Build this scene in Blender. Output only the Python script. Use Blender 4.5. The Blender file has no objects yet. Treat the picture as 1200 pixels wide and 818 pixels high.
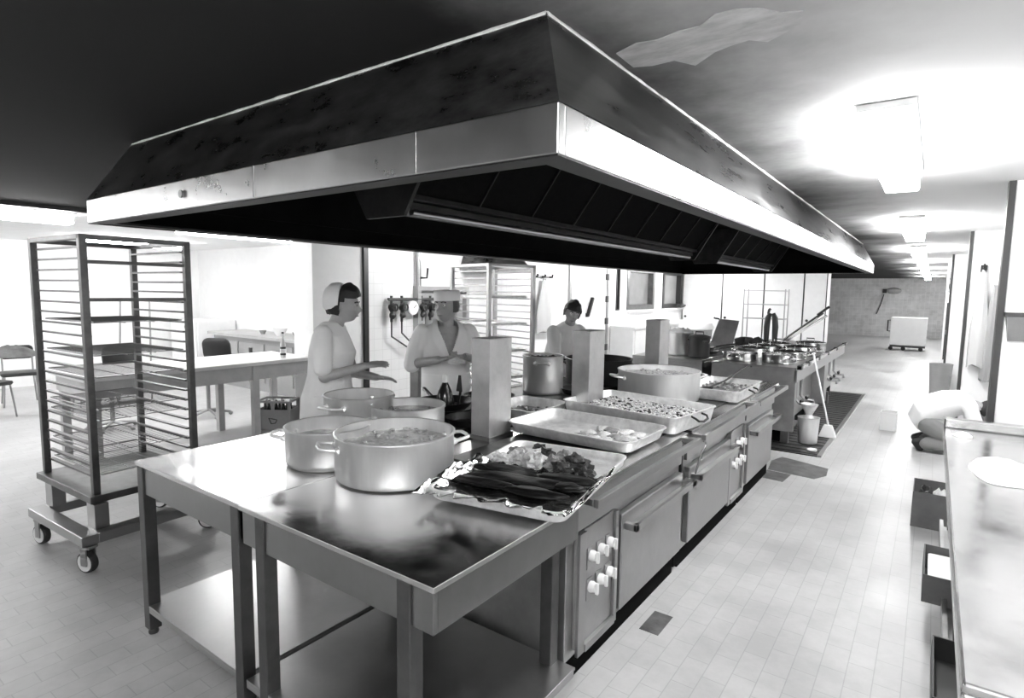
import bpy, bmesh, math, random
from mathutils import Vector, Matrix, Quaternion, noise
random.seed(7)
PI = math.pi
S = bpy.context.scene
COL = S.collection

# ------------------------------------------------------------------ materials
MATS = {}
def mat(name, col, rough=0.5, metal=0.0, var=0.0, vscale=6.0, bump=0.0, bscale=40.0, stretch=(1, 1, 1), emit=0.0, rvar=0.0, coat=0.0, detail=4.0):
    if name in MATS: return MATS[name]
    m = bpy.data.materials.new(name); m.use_nodes = True
    nt = m.node_tree; N = nt.nodes; L = nt.links
    b = N['Principled BSDF']
    c = (col, col, col, 1) if not isinstance(col, tuple) else (*col, 1)
    b.inputs['Base Color'].default_value = c
    b.inputs['Roughness'].default_value = rough
    b.inputs['Metallic'].default_value = metal
    if coat: b.inputs['Coat Weight'].default_value = coat
    if emit:
        b.inputs['Emission Color'].default_value = (1, 1, 1, 1); b.inputs['Emission Strength'].default_value = emit
    tc = mp = None
    if var or bump or rvar:
        tc = N.new('ShaderNodeTexCoord'); mp = N.new('ShaderNodeMapping'); mp.inputs['Scale'].default_value = stretch
        L.new(tc.outputs['Object'], mp.inputs['Vector'])
    if var or rvar:
        nz = N.new('ShaderNodeTexNoise'); nz.inputs['Scale'].default_value = vscale; nz.inputs['Detail'].default_value = detail
        nz.inputs['Roughness'].default_value = 0.65
        L.new(mp.outputs[0], nz.inputs['Vector'])
        if var:
            r = N.new('ShaderNodeMapRange'); r.inputs[1].default_value = 0.3; r.inputs[2].default_value = 0.7
            r.inputs[3].default_value = max(0, c[0] * (1 - var)); r.inputs[4].default_value = min(1, c[0] * (1 + var))
            L.new(nz.outputs['Fac'], r.inputs[0]); L.new(r.outputs[0], b.inputs['Base Color'])
        if rvar:
            r = N.new('ShaderNodeMapRange'); r.inputs[1].default_value = 0.3; r.inputs[2].default_value = 0.7
            r.inputs[3].default_value = max(0.03, rough - rvar); r.inputs[4].default_value = min(1, rough + rvar)
            L.new(nz.outputs['Fac'], r.inputs[0]); L.new(r.outputs[0], b.inputs['Roughness'])
    if bump:
        n2 = N.new('ShaderNodeTexNoise'); n2.inputs['Scale'].default_value = bscale; n2.inputs['Detail'].default_value = 3
        L.new(mp.outputs[0], n2.inputs['Vector'])
        bp = N.new('ShaderNodeBump'); bp.inputs['Strength'].default_value = bump; bp.inputs['Distance'].default_value = 0.01
        L.new(n2.outputs['Fac'], bp.inputs['Height']); L.new(bp.outputs[0], b.inputs['Normal'])
    MATS[name] = m
    return m

def tile_mat(name, c1, c2, cm, bw, rh, mortar, rough, stain=0.0, plane='xy', bump=0.15, offset=0.5, stain_lo=0.42, stain_hi=0.62):
    m = bpy.data.materials.new(name); m.use_nodes = True
    nt = m.node_tree; N = nt.nodes; L = nt.links; b = N['Principled BSDF']
    tc = N.new('ShaderNodeTexCoord'); sx = N.new('ShaderNodeSeparateXYZ'); cx = N.new('ShaderNodeCombineXYZ')
    L.new(tc.outputs['Object'], sx.inputs[0])
    a, c = {'xy': (1, 0), 'yz': (1, 2), 'xz': (0, 2)}[plane]
    L.new(sx.outputs[a], cx.inputs[0]); L.new(sx.outputs[c], cx.inputs[1])
    br = N.new('ShaderNodeTexBrick'); br.offset = offset
    for k, v in (('Color1', c1), ('Color2', c2), ('Mortar', cm)): br.inputs[k].default_value = (v, v, v, 1)
    br.inputs['Scale'].default_value = 1; br.inputs['Mortar Size'].default_value = mortar
    br.inputs['Brick Width'].default_value = bw; br.inputs['Row Height'].default_value = rh
    br.inputs['Mortar Smooth'].default_value = 0.3
    L.new(cx.outputs[0], br.inputs['Vector'])
    out = br.outputs['Color']
    if stain:
        nz = N.new('ShaderNodeTexNoise'); nz.inputs['Scale'].default_value = 1.1; nz.inputs['Detail'].default_value = 8; nz.inputs['Roughness'].default_value = 0.7
        L.new(tc.outputs['Object'], nz.inputs['Vector'])
        r = N.new('ShaderNodeMapRange'); r.inputs[1].default_value = stain_lo; r.inputs[2].default_value = stain_hi
        r.inputs[3].default_value = 1 - stain; r.inputs[4].default_value = 1.0
        L.new(nz.outputs['Fac'], r.inputs[0])
        mx = N.new('ShaderNodeMix'); mx.data_type = 'RGBA'; mx.blend_type = 'MULTIPLY'; mx.inputs['Factor'].default_value = 1
        L.new(br.outputs['Color'], mx.inputs[6]); L.new(r.outputs[0], mx.inputs[7]); out = mx.outputs[2]
        r2 = N.new('ShaderNodeMapRange'); r2.inputs[1].default_value = 0.3; r2.inputs[2].default_value = 0.7
        r2.inputs[3].default_value = rough - 0.12; r2.inputs[4].default_value = rough + 0.15
        L.new(nz.outputs['Fac'], r2.inputs[0]); L.new(r2.outputs[0], b.inputs['Roughness'])
    else:
        b.inputs['Roughness'].default_value = rough
    L.new(out, b.inputs['Base Color'])
    bp = N.new('ShaderNodeBump'); bp.inputs['Strength'].default_value = bump; bp.inputs['Distance'].default_value = 0.004
    inv = N.new('ShaderNodeMath'); inv.operation = 'SUBTRACT'; inv.inputs[0].default_value = 1
    L.new(br.outputs['Fac'], inv.inputs[1]); L.new(inv.outputs[0], bp.inputs['Height']); L.new(bp.outputs[0], b.inputs['Normal'])
    MATS[name] = m
    return m

FLOOR = tile_mat('floor_tile', 0.46, 0.495, 0.38, 0.21, 0.105, 0.0025, 0.40, stain=0.22)
WALLT_Y = tile_mat('wall_tile_side', 0.80, 0.82, 0.66, 0.15, 0.15, 0.003, 0.3, plane='yz', offset=0.0)
WALLT_X = tile_mat('wall_tile_end', 0.62, 0.70, 0.82, 0.15, 0.15, 0.004, 0.3, plane='xz', offset=0.0, stain=0.2)
PAINT = mat('white_paint', 0.82, 0.6, var=0.03)
PAINTD = mat('white_paint_ceiling', 0.82, 0.8, var=0.04)
CEIL = mat('ceiling_painted_glow', 0.12, 0.8)
def paint_glow(m):  # lamp row glow painted into the ceiling colour, near black leftwards, noisy edge
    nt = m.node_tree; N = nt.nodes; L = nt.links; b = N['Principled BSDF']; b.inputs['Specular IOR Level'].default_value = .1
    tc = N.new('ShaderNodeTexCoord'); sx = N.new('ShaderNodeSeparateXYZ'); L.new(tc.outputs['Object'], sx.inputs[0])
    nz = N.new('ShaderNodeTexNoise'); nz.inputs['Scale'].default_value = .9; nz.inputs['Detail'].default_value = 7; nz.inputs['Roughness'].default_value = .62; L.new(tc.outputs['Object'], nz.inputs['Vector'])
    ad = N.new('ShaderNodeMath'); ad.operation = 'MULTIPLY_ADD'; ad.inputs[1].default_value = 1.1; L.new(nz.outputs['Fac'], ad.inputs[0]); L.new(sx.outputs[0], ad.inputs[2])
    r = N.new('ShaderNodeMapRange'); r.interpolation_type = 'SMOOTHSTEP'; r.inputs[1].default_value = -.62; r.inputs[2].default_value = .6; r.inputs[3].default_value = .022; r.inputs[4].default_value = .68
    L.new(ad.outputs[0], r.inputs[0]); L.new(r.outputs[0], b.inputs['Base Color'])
paint_glow(CEIL)
PATCH = mat('ceiling_patch_plaster', 0.46, 0.8, var=0.35, vscale=5, stretch=(1, 2.5, 1), detail=8)
STEEL = mat('brushed_steel', 0.37, 0.33, 1.0, var=0.06, vscale=5, bump=0.02, bscale=20, rvar=0.04)
STEELT = mat('worktop_steel', 0.56, 0.20, 1.0, var=0.08, vscale=4, bump=0.05, bscale=14, rvar=0.07)
STEELD = mat('dull_dark_steel', 0.22, 0.38, 1.0, var=0.25, vscale=7, bump=0.08, bscale=30, rvar=0.1)
PANEL = mat('steel_door_panel', 0.36, 0.36, 0.9, var=0.12, vscale=9, bump=0.05, bscale=60, rvar=0.08)
FLUE = mat('flue_steel', 0.42, 0.40, 0.85, var=0.18, vscale=5, bump=0.08, bscale=50, rvar=0.1)
HOODT = mat('sooty_hood_sheet', 0.12, 0.33, 0.9, var=0.7, vscale=5, bump=0.12, bscale=8, stretch=(1, 0.35, 2.2), rvar=0.12, detail=8)
HOODF = mat('hood_fascia_steel', 0.50, 0.30, 1.0, var=0.10, vscale=3.0, bump=0.05, bscale=12, rvar=0.06, detail=7)
GREASE = mat('greasy_steel_edge', 0.022, 0.5, 0.7, var=.4, vscale=12)
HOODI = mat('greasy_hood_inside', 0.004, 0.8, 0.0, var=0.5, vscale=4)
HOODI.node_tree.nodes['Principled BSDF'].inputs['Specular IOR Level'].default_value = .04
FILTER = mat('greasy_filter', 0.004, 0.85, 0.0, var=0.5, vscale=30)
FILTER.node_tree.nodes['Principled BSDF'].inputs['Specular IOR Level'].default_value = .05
CAULK = mat('caulk_joint', 0.72, 0.7, var=0.3, vscale=9)
ALU = mat('brushed_aluminium', 0.88, 0.36, 0.72, var=0.08, vscale=10, bump=0.08, bscale=24, stretch=(1, 1, 0.2), rvar=0.07)
def aniso(m, a=.75):
    nt = m.node_tree; t = nt.nodes.new('ShaderNodeTangent'); t.direction_type = 'RADIAL'; t.axis = 'Z'; b = nt.nodes['Principled BSDF']
    nt.links.new(t.outputs[0], b.inputs['Tangent']); b.inputs['Anisotropic'].default_value = a
aniso(ALU)
ALUD = mat('worn_aluminium', 0.82, 0.46, 0.6, var=0.2, vscale=14, bump=0.1, bscale=50)
PLINTH = mat('black_plinth', 0.006, 0.9)
PLINTH.node_tree.nodes['Principled BSDF'].inputs['Specular IOR Level'].default_value = .05
RACKM = mat('dark_rack_steel', 0.12, 0.4, 0.9, var=.2, vscale=12)
IRON = mat('cast_iron', 0.012, 0.45, 0.2, var=0.4, vscale=20, bump=0.2, bscale=80)
APRON = mat('apron_steel', 0.25, 0.36, 1.0, var=0.10, vscale=5, rvar=0.04)
LEGM = mat('dark_leg_steel', 0.10, 0.42, 0.9, var=0.2, vscale=8)
SHELFM = mat('undershelf_steel', 0.40, 0.36, 1.0, var=0.1, vscale=4, rvar=0.06)
HOTPL = mat('hotplate', 0.10, 0.36, 0.9, var=0.4, vscale=9, bump=0.08, bscale=40)
BLACK = mat('black_plastic', 0.015, 0.4)
DARKG = mat('dark_grey_metal', 0.05, 0.5, 0.4)
RUBBER = mat('dark_rubber', 0.02, 0.7)
WHEELW = mat('pale_wheel', 0.7, 0.5)
KNOB = mat('pale_knob', 0.75, 0.4)
SKIN = mat('skin', 0.36, 0.5, var=0.08, vscale=30)
HAIR = mat('dark_hair', 0.012, 0.6, bump=0.5, bscale=120, stretch=(1, 1, 0.25))
HAIRG = mat('greying_hair', 0.06, 0.6, bump=0.5, bscale=120, stretch=(1, 1, 0.25))
CLOTH = mat('white_cotton', 0.86, 0.9, bump=0.9, bscale=9, stretch=(1, 1, .6))
CLOTH2 = mat('white_apron_cotton', 0.88, 0.9, bump=0.7, bscale=8, stretch=(1, 1, .5))
TROUS = mat('grey_trousers', 0.25, 0.9, bump=0.2, bscale=14)
SHOE = mat('dark_shoe', 0.02, 0.5)
EYEW = mat('eye_white', 0.7, 0.3); EYED = mat('eye_dark', 0.01, 0.2)
LIP = mat('lip', 0.22, 0.5)
FOIL = mat('aluminium_foil', 0.92, 0.20, 1.0, bump=0.55, bscale=26)
SOUP = mat('soup', 0.20, 0.28, var=0.4, vscale=30, bump=0.3, bscale=60)
SOUPL = mat('light_stew', 0.42, 0.35, var=0.5, vscale=40, bump=0.4, bscale=70)
FOODL = mat('food_pale', 0.50, 0.5, var=0.35, vscale=60, bump=0.3, bscale=80)
FOODM = mat('food_mid', 0.22, 0.45, var=0.5, vscale=40, bump=0.4, bscale=60)
FOODD = mat('food_dark', 0.035, 0.4, var=0.5, vscale=40, bump=0.4, bscale=60)
CARD = mat('cardboard', 0.13, 0.9, var=0.15, vscale=8)
CARDL = mat('pale_carton', 0.5, 0.85, var=0.1, vscale=8)
PAPER = mat('white_paper', 0.8, 0.85, bump=0.3, bscale=10)
CRATE = mat('grey_crate_plastic', 0.32, 0.5, var=0.1)
GLASSD = mat('dark_bottle_glass', 0.02, 0.12)
GLASSC = mat('pale_bottle', 0.6, 0.15)
WOODB = mat('pale_bench_top', 0.62, 0.45, var=0.08, vscale=5)
WOODD = mat('bench_apron', 0.42, 0.5, var=0.12, vscale=5)
GRIDM = mat('bright_wire', 0.28, 0.4, 0.5)
MATR = mat('wet_drain_grating', 0.03, 0.35, 0.3, var=0.5, vscale=9, bump=0.3, bscale=60)
STAIN = mat('dark_stained_floor', 0.09, 0.4, var=0.5, vscale=9, bump=0.1, bscale=40)
PANE = mat('grey_pane', 0.30, 0.15, var=0.1, vscale=2)
JACK = mat('grey_jacket_cloth', 0.10, 0.9, var=.5, vscale=5, bump=.3, bscale=10)
TOWEL = mat('coat_cloth', 0.45, 0.9, bump=0.3, bscale=12)
TOWELD = mat('grey_coat_cloth', 0.28, 0.9, bump=0.3, bscale=12)
def lamp_mat(name, e):
    m = bpy.data.materials.new(name); m.use_nodes = True
    b = m.node_tree.nodes['Principled BSDF']; b.inputs['Base Color'].default_value = (.8, .8, .8, 1)
    b.inputs['Emission Color'].default_value = (1, 1, 1, 1); b.inputs['Emission Strength'].default_value = e
    return m
LAMP = lamp_mat('lamp_diffuser', 40.0)
LAMPW = lamp_mat('lamp_diffuser_dining', 29.0)

# ------------------------------------------------------------------ mesh helpers
class B:
    """collects shapes of one mesh"""
    def __init__(s, off=(0, 0, 0)):
        s.bm = bmesh.new(); s.off = Vector(off); s.M = Matrix.Identity(4)
    def v(s, p): return s.bm.verts.new(s.M @ (Vector(p)) - s.off)
    def face(s, vs):
        try: return s.bm.faces.new(vs)
        except ValueError: return None
    def box(s, x0, x1, y0, y1, z0, z1):
        c = [s.v((x, y, z)) for z in (z0, z1) for y in (y0, y1) for x in (x0, x1)]
        for f in ((0, 2, 3, 1), (4, 5, 7, 6), (0, 1, 5, 4), (2, 6, 7, 3), (0, 4, 6, 2), (1, 3, 7, 5)): s.face([c[i] for i in f])
        return s
    def hexa(s, p):   # 8 points: bottom 4 ccw, top 4 ccw
        c = [s.v(q) for q in p]
        for f in ((0, 3, 2, 1), (4, 5, 6, 7), (0, 1, 5, 4), (1, 2, 6, 5), (2, 3, 7, 6), (3, 0, 4, 7)): s.face([c[i] for i in f])
        return s
    def bar(s, a, b, w, h=None, up=(0, 0, 1)):
        a, b = Vector(a), Vector(b); h = h or w
        d = (b - a).normalized(); u = Vector(up)
        if abs(d.dot(u)) > 0.98: u = Vector((0, 1, 0))
        r = d.cross(u).normalized() * w / 2; u = r.normalized().cross(d).normalized() * h / 2
        return s.hexa([a - r - u, a + r - u, b + r - u, b - r - u, a - r + u, a + r + u, b + r + u, b - r + u])
    def tube(s, pts, rad, n=10, close=False, caps=True, sx=1.0):
        pts = [Vector(p) for p in pts]; k = len(pts)
        if not isinstance(rad, (list, tuple)): rad = [rad] * k
        t0 = (pts[1] - pts[0]).normalized(); up = Vector((0, 0, 1)) if abs(t0.z) < .9 else Vector((1, 0, 0))
        r = t0.cross(up).normalized(); rings = []
        for i in range(k):
            if close: t = (pts[(i + 1) % k] - pts[i - 1]).normalized()
            else: t = (pts[min(i + 1, k - 1)] - pts[max(i - 1, 0)]).normalized()
            r = (r - t * r.dot(t)).normalized(); u = t.cross(r)
            rings.append([s.v(pts[i] + (r * math.cos(2 * PI * j / n) * sx + u * math.sin(2 * PI * j / n)) * rad[i]) for j in range(n)])
        for i in range(k if close else k - 1):
            A, Bq = rings[i], rings[(i + 1) % k]
            for j in range(n): s.face([A[j], A[(j + 1) % n], Bq[(j + 1) % n], Bq[j]])
        if caps and not close: s.face(rings[0][::-1]); s.face(rings[-1])
        return s
    def lathe(s, prof, n=40, c=(0, 0, 0), axis=None, closed=False):
        """prof: (r,z) from outside bottom on; axis: Matrix rotating z"""
        R = axis or Matrix.Identity(3); c = Vector(c); rings = []
        for r, z in prof:
            if r < 1e-5: rings.append([s.v(c + R @ Vector((0, 0, z)))])
            else: rings.append([s.v(c + R @ Vector((r * math.cos(2 * PI * j / n), r * math.sin(2 * PI * j / n), z))) for j in range(n)])
        m = len(rings)
        for i in range(m if closed else m - 1):
            A, Q = rings[i], rings[(i + 1) % m]
            for j in range(n):
                a, b2, c2, d = A[j % len(A)], A[(j + 1) % len(A)], Q[(j + 1) % len(Q)], Q[j % len(Q)]
                vs = []
                for q in (a, b2, c2, d):
                    if q not in vs: vs.append(q)
                if len(vs) > 2: s.face(vs)
        return s
    def loops(s, L, cap0=True, cap1=True):
        R = [[s.v(p) for p in l] for l in L]; n = len(R[0])
        for A, Q in zip(R, R[1:]):
            for j in range(n): s.face([A[j], A[(j + 1) % n], Q[(j + 1) % n], Q[j]])
        if cap0: s.face(R[0][::-1])
        if cap1: s.face(R[-1])
        return s
    def blob(s, c, r, seed=0, amp=0.25, sub=2, sc=1.0):
        g = bmesh.new(); bmesh.ops.create_icosphere(g, subdivisions=sub, radius=1)
        mp = {}
        for w in g.verts:
            d = 1 + amp * noise.noise(w.co * 1.7 * sc + Vector((seed * 3.1, seed * 1.7, seed)))
            mp[w] = s.v((c[0] + w.co.x * r[0] * d, c[1] + w.co.y * r[1] * d, c[2] + w.co.z * r[2] * d))
        for f in g.faces: s.face([mp[q] for q in f.verts])
        g.free(); return s
    def build(s, name, m, parent=None, smooth=True, bevel=0.0, ang=35):
        bm = s.bm
        bmesh.ops.recalc_face_normals(bm, faces=bm.faces)
        me = bpy.data.meshes.new(name); bm.to_mesh(me); bm.free()
        me.materials.append(m)
        o = bpy.data.objects.new(name, me); COL.objects.link(o)
        if parent: o.parent = parent
        if smooth:
            me.polygons.foreach_set('use_smooth', [True] * len(me.polygons))
            try: me.set_sharp_from_angle(angle=math.radians(ang))
            except Exception: pass
        if bevel:
            md = o.modifiers.new('bevel', 'BEVEL'); md.width = bevel; md.segments = 2; md.limit_method = 'ANGLE'; md.angle_limit = math.radians(40)
            md.harden_normals = False
        return o

def tag(o, label=None, cat=None, group=None, kind=None):
    if label: o['label'] = label
    if cat: o['category'] = cat
    if group: o['group'] = group
    if kind: o['kind'] = kind
    return o
def thing(name, label, cat, loc=(0, 0, 0), rot=0.0, group=None):
    o = bpy.data.objects.new(name, None); COL.objects.link(o); o.empty_display_size = 0.1
    o.location = loc; o.rotation_euler = (0, 0, rot)
    return tag(o, label, cat, group)
def dup(root, loc, rot=None, label=None, group=None):
    c = root.copy(); COL.objects.link(c); c.location = loc
    if rot is not None: c.rotation_euler = (0, 0, rot)
    if label: c['label'] = label
    if group: c['group'] = group
    def rec(src, dst):
        for ch in list(src.children):
            k = ch.copy(); COL.objects.link(k); k.parent = dst; rec(ch, k)
    rec(root, c)
    return c
def struct(o): o['kind'] = 'structure'; return o

CZ = 2.47
# ================================================================== SETTING
b = B(); b.box(-13, 1.5, -6, 30.5, -0.1, 0); struct(b.build('floor', FLOOR, smooth=False))
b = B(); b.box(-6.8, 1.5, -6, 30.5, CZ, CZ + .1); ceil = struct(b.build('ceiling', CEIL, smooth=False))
b = B(); b.box(-13, -6.88, -6, 9.2, CZ, CZ + .1); struct(b.build('ceiling_dining', PAINTD, smooth=False))
b = B(); b.box(-6.88, -6.78, -6, 9.2, CZ - .035, CZ + .1); struct(b.build('trim_1', DARKG, smooth=False))
# plaster patch on the ceiling: irregular outline, 3 mm thick
b = B(); pts = [(-0.853, 1.711), (-0.772, 1.676), (-0.711, 1.689), (-0.64, 1.669), (-0.58, 1.671), (-0.524, 1.625), (-0.472, 1.627), (-0.42, 1.656), (-0.379, 1.712), (-0.328, 1.735), (-0.35, 1.815), (-0.407, 1.853), (-0.448, 1.881), (-0.49, 1.838), (-0.54, 1.847), (-0.597, 1.868), (-0.682, 1.941), (-0.724, 1.863), (-0.797, 1.865), (-0.855, 1.843)]
b.loops([[(x, y, CZ - .003) for x, y in pts], [(x, y, CZ + .001) for x, y in pts]]); b.build('plaster_patch', PATCH, ceil, smooth=False)
# walls
b = B(); b.box(.75, .95, -6, 30.5, 0, CZ); struct(b.build('wall_right', PAINT, smooth=False))
b = B(); b.box(-13, .95, 29.5, 29.8, 0, CZ); struct(b.build('wall_far', WALLT_X, smooth=False))
b = B(); b.box(-13, .95, -6.1, -5.8, 0, CZ); struct(b.build('wall_behind', PAINT, smooth=False))
b = B(); b.box(-12.6, -12.4, -6, 6.2, 0, CZ); struct(b.build('wall_dining_side', PAINT, smooth=False))
b = B(); b.box(-12.6, -6.4, 6.0, 6.2, 0, CZ); struct(b.build('wall_dining_back', PAINT, smooth=False))
b = B(); b.box(-6.5, -6.1, 4.3, 5.08, 0, CZ); struct(b.build('wall_pillar', PAINT, smooth=False))
# left kitchen wall, with openings for door_1 (y 10.4-12.1) and the windows
b = B()
b.box(-6.5, -6.1, 5.08, 10.4, 0, CZ); b.box(-6.5, -6.1, 10.4, 12.1, 2.33, CZ); b.box(-6.5, -6.1, 12.1, 12.6, 0, CZ)
b.box(-6.5, -6.1, 12.6, 17.0, 0, 1.3); b.box(-6.5, -6.1, 12.6, 17.0, 2.36, CZ)
b.box(-6.5, -6.1, 12.78, 13.2, 1.3, 2.36); b.box(-6.5, -6.1, 14.9, 15.5, 1.3, 2.36); b.box(-6.5, -6.1, 17.0, 17.9, 0, CZ)
struct(b.build('wall_left', WALLT_Y, smooth=False))
b = B(); b.box(-6.1, -6.06, 5.06, 5.13, 0, CZ); struct(b.build('trim_2', BLACK, smooth=False))
def window(n, y0, y1, z0, z1, fr=.07):
    b = B(); x0, x1 = -6.3, -6.08
    b.box(x0, x1, y0, y0 + fr, z0, z1); b.box(x0, x1, y1 - fr, y1, z0, z1); b.box(x0, x1, y0 + fr, y1 - fr, z0, z0 + fr); b.box(x0, x1, y0 + fr, y1 - fr, z1 - fr, z1)
    w = struct(b.build('window_%d' % n, DARKG if n != 2 else STEELD, smooth=False))
    b = B(); b.box(-6.24, -6.22, y0 + fr, y1 - fr, z0 + fr, z1 - fr); b.build('pane', PANE, w, smooth=False)
    b = B(); b.box(-6.2, -6.0, y0 - .03, y1 + .03, z0 - .05, z0); b.build('sill', PAINT, w, smooth=False)
window(1, 12.6, 12.78, 1.3, 2.36, .03); window(2, 13.2, 14.9, 1.3, 2.36, .12); window(3, 15.5, 17.0, 1.3, 2.36, .12)
# white cold room door
b = B(); b.box(-6.2, -6.07, 10.45, 12.05, 0.02, 2.3); d1 = struct(b.build('door_1', PAINT, smooth=False, bevel=.01))
b = B(); b.box(-6.22, -6.05, 12.05, 12.13, 0, 2.36); b.box(-6.22, -6.05, 10.37, 10.45, 0, 2.36); b.box(-6.22, -6.05, 10.45, 12.05, 2.3, 2.36); b.build('door_frame', STEEL, d1, smooth=False)
b = B(); b.bar((-6.03, 11.12, 1.22), (-6.03, 11.32, 1.60), .07, .05); b.box(-6.07, -6.02, 11.09, 11.17, 1.19, 1.27); b.build('handle', BLACK, d1)
for z in (.4, 1.0, 1.5, 2.0):
    b = B(); b.box(-6.07, -6.03, 12.0, 12.1, z, z + .14); b.build('hinge', DARKG, d1)
# right hand piers
for i, (x, y, w) in enumerate(((.35, 4.93, .16), (.297, 8.44, .14), (.222, 12.85, .14))):
    b = B(); b.box(x, .76, y, y + w, 0, CZ); p = struct(b.build('wall_pier_%d' % (i + 1), PAINT, smooth=False))
    b = B(); b.box(x - .012, x + (.024 if i == 0 else .02), y - .012, y + w * .6, 0, CZ); b.build('edge_strip', DARKG, p, smooth=False)
# dark doorway further along, with frame
b = B(); b.box(.2, .75, 15.9, 15.95, 0, CZ); struct(b.build('wall_pier_4', PAINT, smooth=False))
b = B(); b.box(.235, .36, 15.87, 15.9, 0.35, 1.6); d2 = struct(b.build('door_2', DARKG, smooth=False)); b = B(); b.box(.25, .27, 15.84, 15.87, .9, 1.0); b.build('handle', STEEL, d2)
# end of kitchen: wall above cupboards and the block behind
b = B(); b.box(-6.5, -2.28, 17.55, 17.75, 0, CZ); struct(b.build('wall_cupboard_back', PAINT, smooth=False))
b = B(); b.box(-6.1, -6.085, 5.2, 17.0, 0, .12); struct(b.build('baseboard_left', PAINT, smooth=False))
b = B(); b.box(.73, .75, -5.8, 4.9, 0, .12); struct(b.build('baseboard_right', PAINT, smooth=False))

# ---- ceiling lamps
def lamp(x, y, ln, m, label, group, w=.17):
    r = thing('ceiling_lamp', label, 'ceiling lamp', (x, y, CZ), 0, group)
    b = B(); b.box(-w / 2 - .012, w / 2 + .012, -.03, ln + .03, -.03, -.001); b.build('housing', PAINT, r, smooth=False, bevel=.004)
    b = B(); b.box(-w / 2, w / 2, 0, ln, -.125, -.031); b.build('diffuser', m, r, smooth=False, bevel=.014)
    return r
ordn = ['glowing tube lamp nearest the camera on the aisle ceiling', 'second glowing tube lamp along the aisle ceiling', 'third glowing tube lamp along the aisle ceiling', 'fourth small glowing lamp along the aisle ceiling', 'fifth distant glowing lamp along the aisle ceiling', 'sixth distant glowing lamp along the aisle ceiling', 'seventh distant glowing lamp along the aisle ceiling', 'glowing lamp on the aisle ceiling closest to the far tiled wall']
l0 = lamp(-.2, 2.72, 1.5, LAMP, ordn[0], 'tube lamps on the aisle ceiling')
for k in range(1, 7): dup(l0, (-.2 - .02 * min(k, 2), 2.72 + 3.85 * k, CZ), 0, ordn[k if k < 6 else 7])
# lamps of the same row pattern behind the photographer
lb = 'tube lamps behind the photographer'
dup(l0, (-.2, -1.13, CZ), 0, 'tube lamp on the aisle ceiling directly above the photographer', lb); dup(l0, (-.2, -4.98, CZ), 0, 'tube lamp behind the photographer over the aisle', lb)
l1 = lamp(-4.75, 5.6, 1.45, LAMP, 'tube lamp on the ceiling between the hood and the tiled wall', 'tube lamps behind the hood')
for k in range(1, 4): dup(l1, (-4.75, 5.6 + 3.15 * k, CZ), 0, ['second tube lamp behind the hood, over the pan range', 'third tube lamp behind the hood, facing the windows', 'last tube lamp behind the hood, before the white cupboards'][k - 1])
l2 = lamp(-7.25, 3.3, 1.5, LAMPW, 'bright lamp on the white dining ceiling just beyond the hood', 'lamps on the dining ceiling')
for p_, lb in (((-7.25, .75), 'bright lamp on the white dining ceiling above the tall rack'), ((-7.25, -1.8), 'dining lamp just outside the left edge of the view'), ((-7.25, -4.35), 'unseen lamp added to light the cooks, behind the photographer on the far left'), ((-10.4, 3.3), 'bright lamp on the white dining ceiling near the back counter'), ((-10.4, .2), 'bright lamp on the white dining ceiling over the chairs'), ((-10.4, -2.9), 'unseen lamp added to light the cooks, near the dining side wall')): dup(l2, (*p_, CZ), 0, lb)  # lamps farthest behind the camera are unseen, added to light the cooks

# ================================================================== HOOD
HX0, HX1, HY0, HY1, HZ = -3.59, -.732, 1.185, 9.85, 2.05
h = thing('extraction_hood', 'huge sooty steel extraction hood hanging over the central cooking block', 'extraction hood', ((HX0 + HX1) / 2, HY0, HZ))
off = h.location
t = .03
b = B(off)   # fascia ring with inward lip
for (x0, x1, y0, y1) in ((HX0, HX1, HY0, HY0 + t), (HX0, HX1, HY1 - t, HY1), (HX0, HX0 + t, HY0 + t, HY1 - t), (HX1 - t, HX1, HY0 + t, HY1 - t)):
    b.box(x0, x1, y0, y1, HZ, HZ + .118)
b.build('fascia', HOODF, h, smooth=False, bevel=.004)
b = B(off)
for (x0, x1, y0, y1) in ((HX0 + t, HX1 - t, HY0 + t, HY0 + .09), (HX0 + t, HX1 - t, HY1 - .09, HY1 - t), (HX0 + t, HX0 + .09, HY0 + .09, HY1 - .09), (HX1 - .09, HX1 - t, HY0 + .09, HY1 - .09)):
    b.box(x0, x1, y0, y1, HZ, HZ + .012)
b.build('gutter', GREASE, h, smooth=False)
b = B(off); e_ = .004; g0 = [(HX0 + t, HY0 + t), (HX1 - t, HY0 + t), (HX1 - t, HY1 - t), (HX0 + t, HY1 - t)]; g1 = [(HX0 + t + e_, HY0 + t + e_), (HX1 - t - e_, HY0 + t + e_), (HX1 - t - e_, HY1 - t - e_), (HX0 + t + e_, HY1 - t - e_)]
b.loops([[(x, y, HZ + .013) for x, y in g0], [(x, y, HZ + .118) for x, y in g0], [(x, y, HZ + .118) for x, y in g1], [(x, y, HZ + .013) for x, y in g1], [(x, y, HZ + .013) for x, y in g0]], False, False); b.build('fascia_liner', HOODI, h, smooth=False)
b = B(off); b.box(HX0 + .002, HX1 - .002, HY0 + .002, HY0 + t, HZ - .004, HZ); b.box(HX1 - t, HX1 - .002, HY0 + t, HY1 - .002, HZ - .004, HZ); b.box(HX0 + .002, HX0 + t, HY0 + t, HY1 - .002, HZ - .004, HZ); b.build('lower_lip', GREASE, h, smooth=False)
TX0, TX1, TY0, TY1 = -3.45, -.885, 1.36, 9.75
z1 = HZ + .118
b = B(off)
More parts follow.
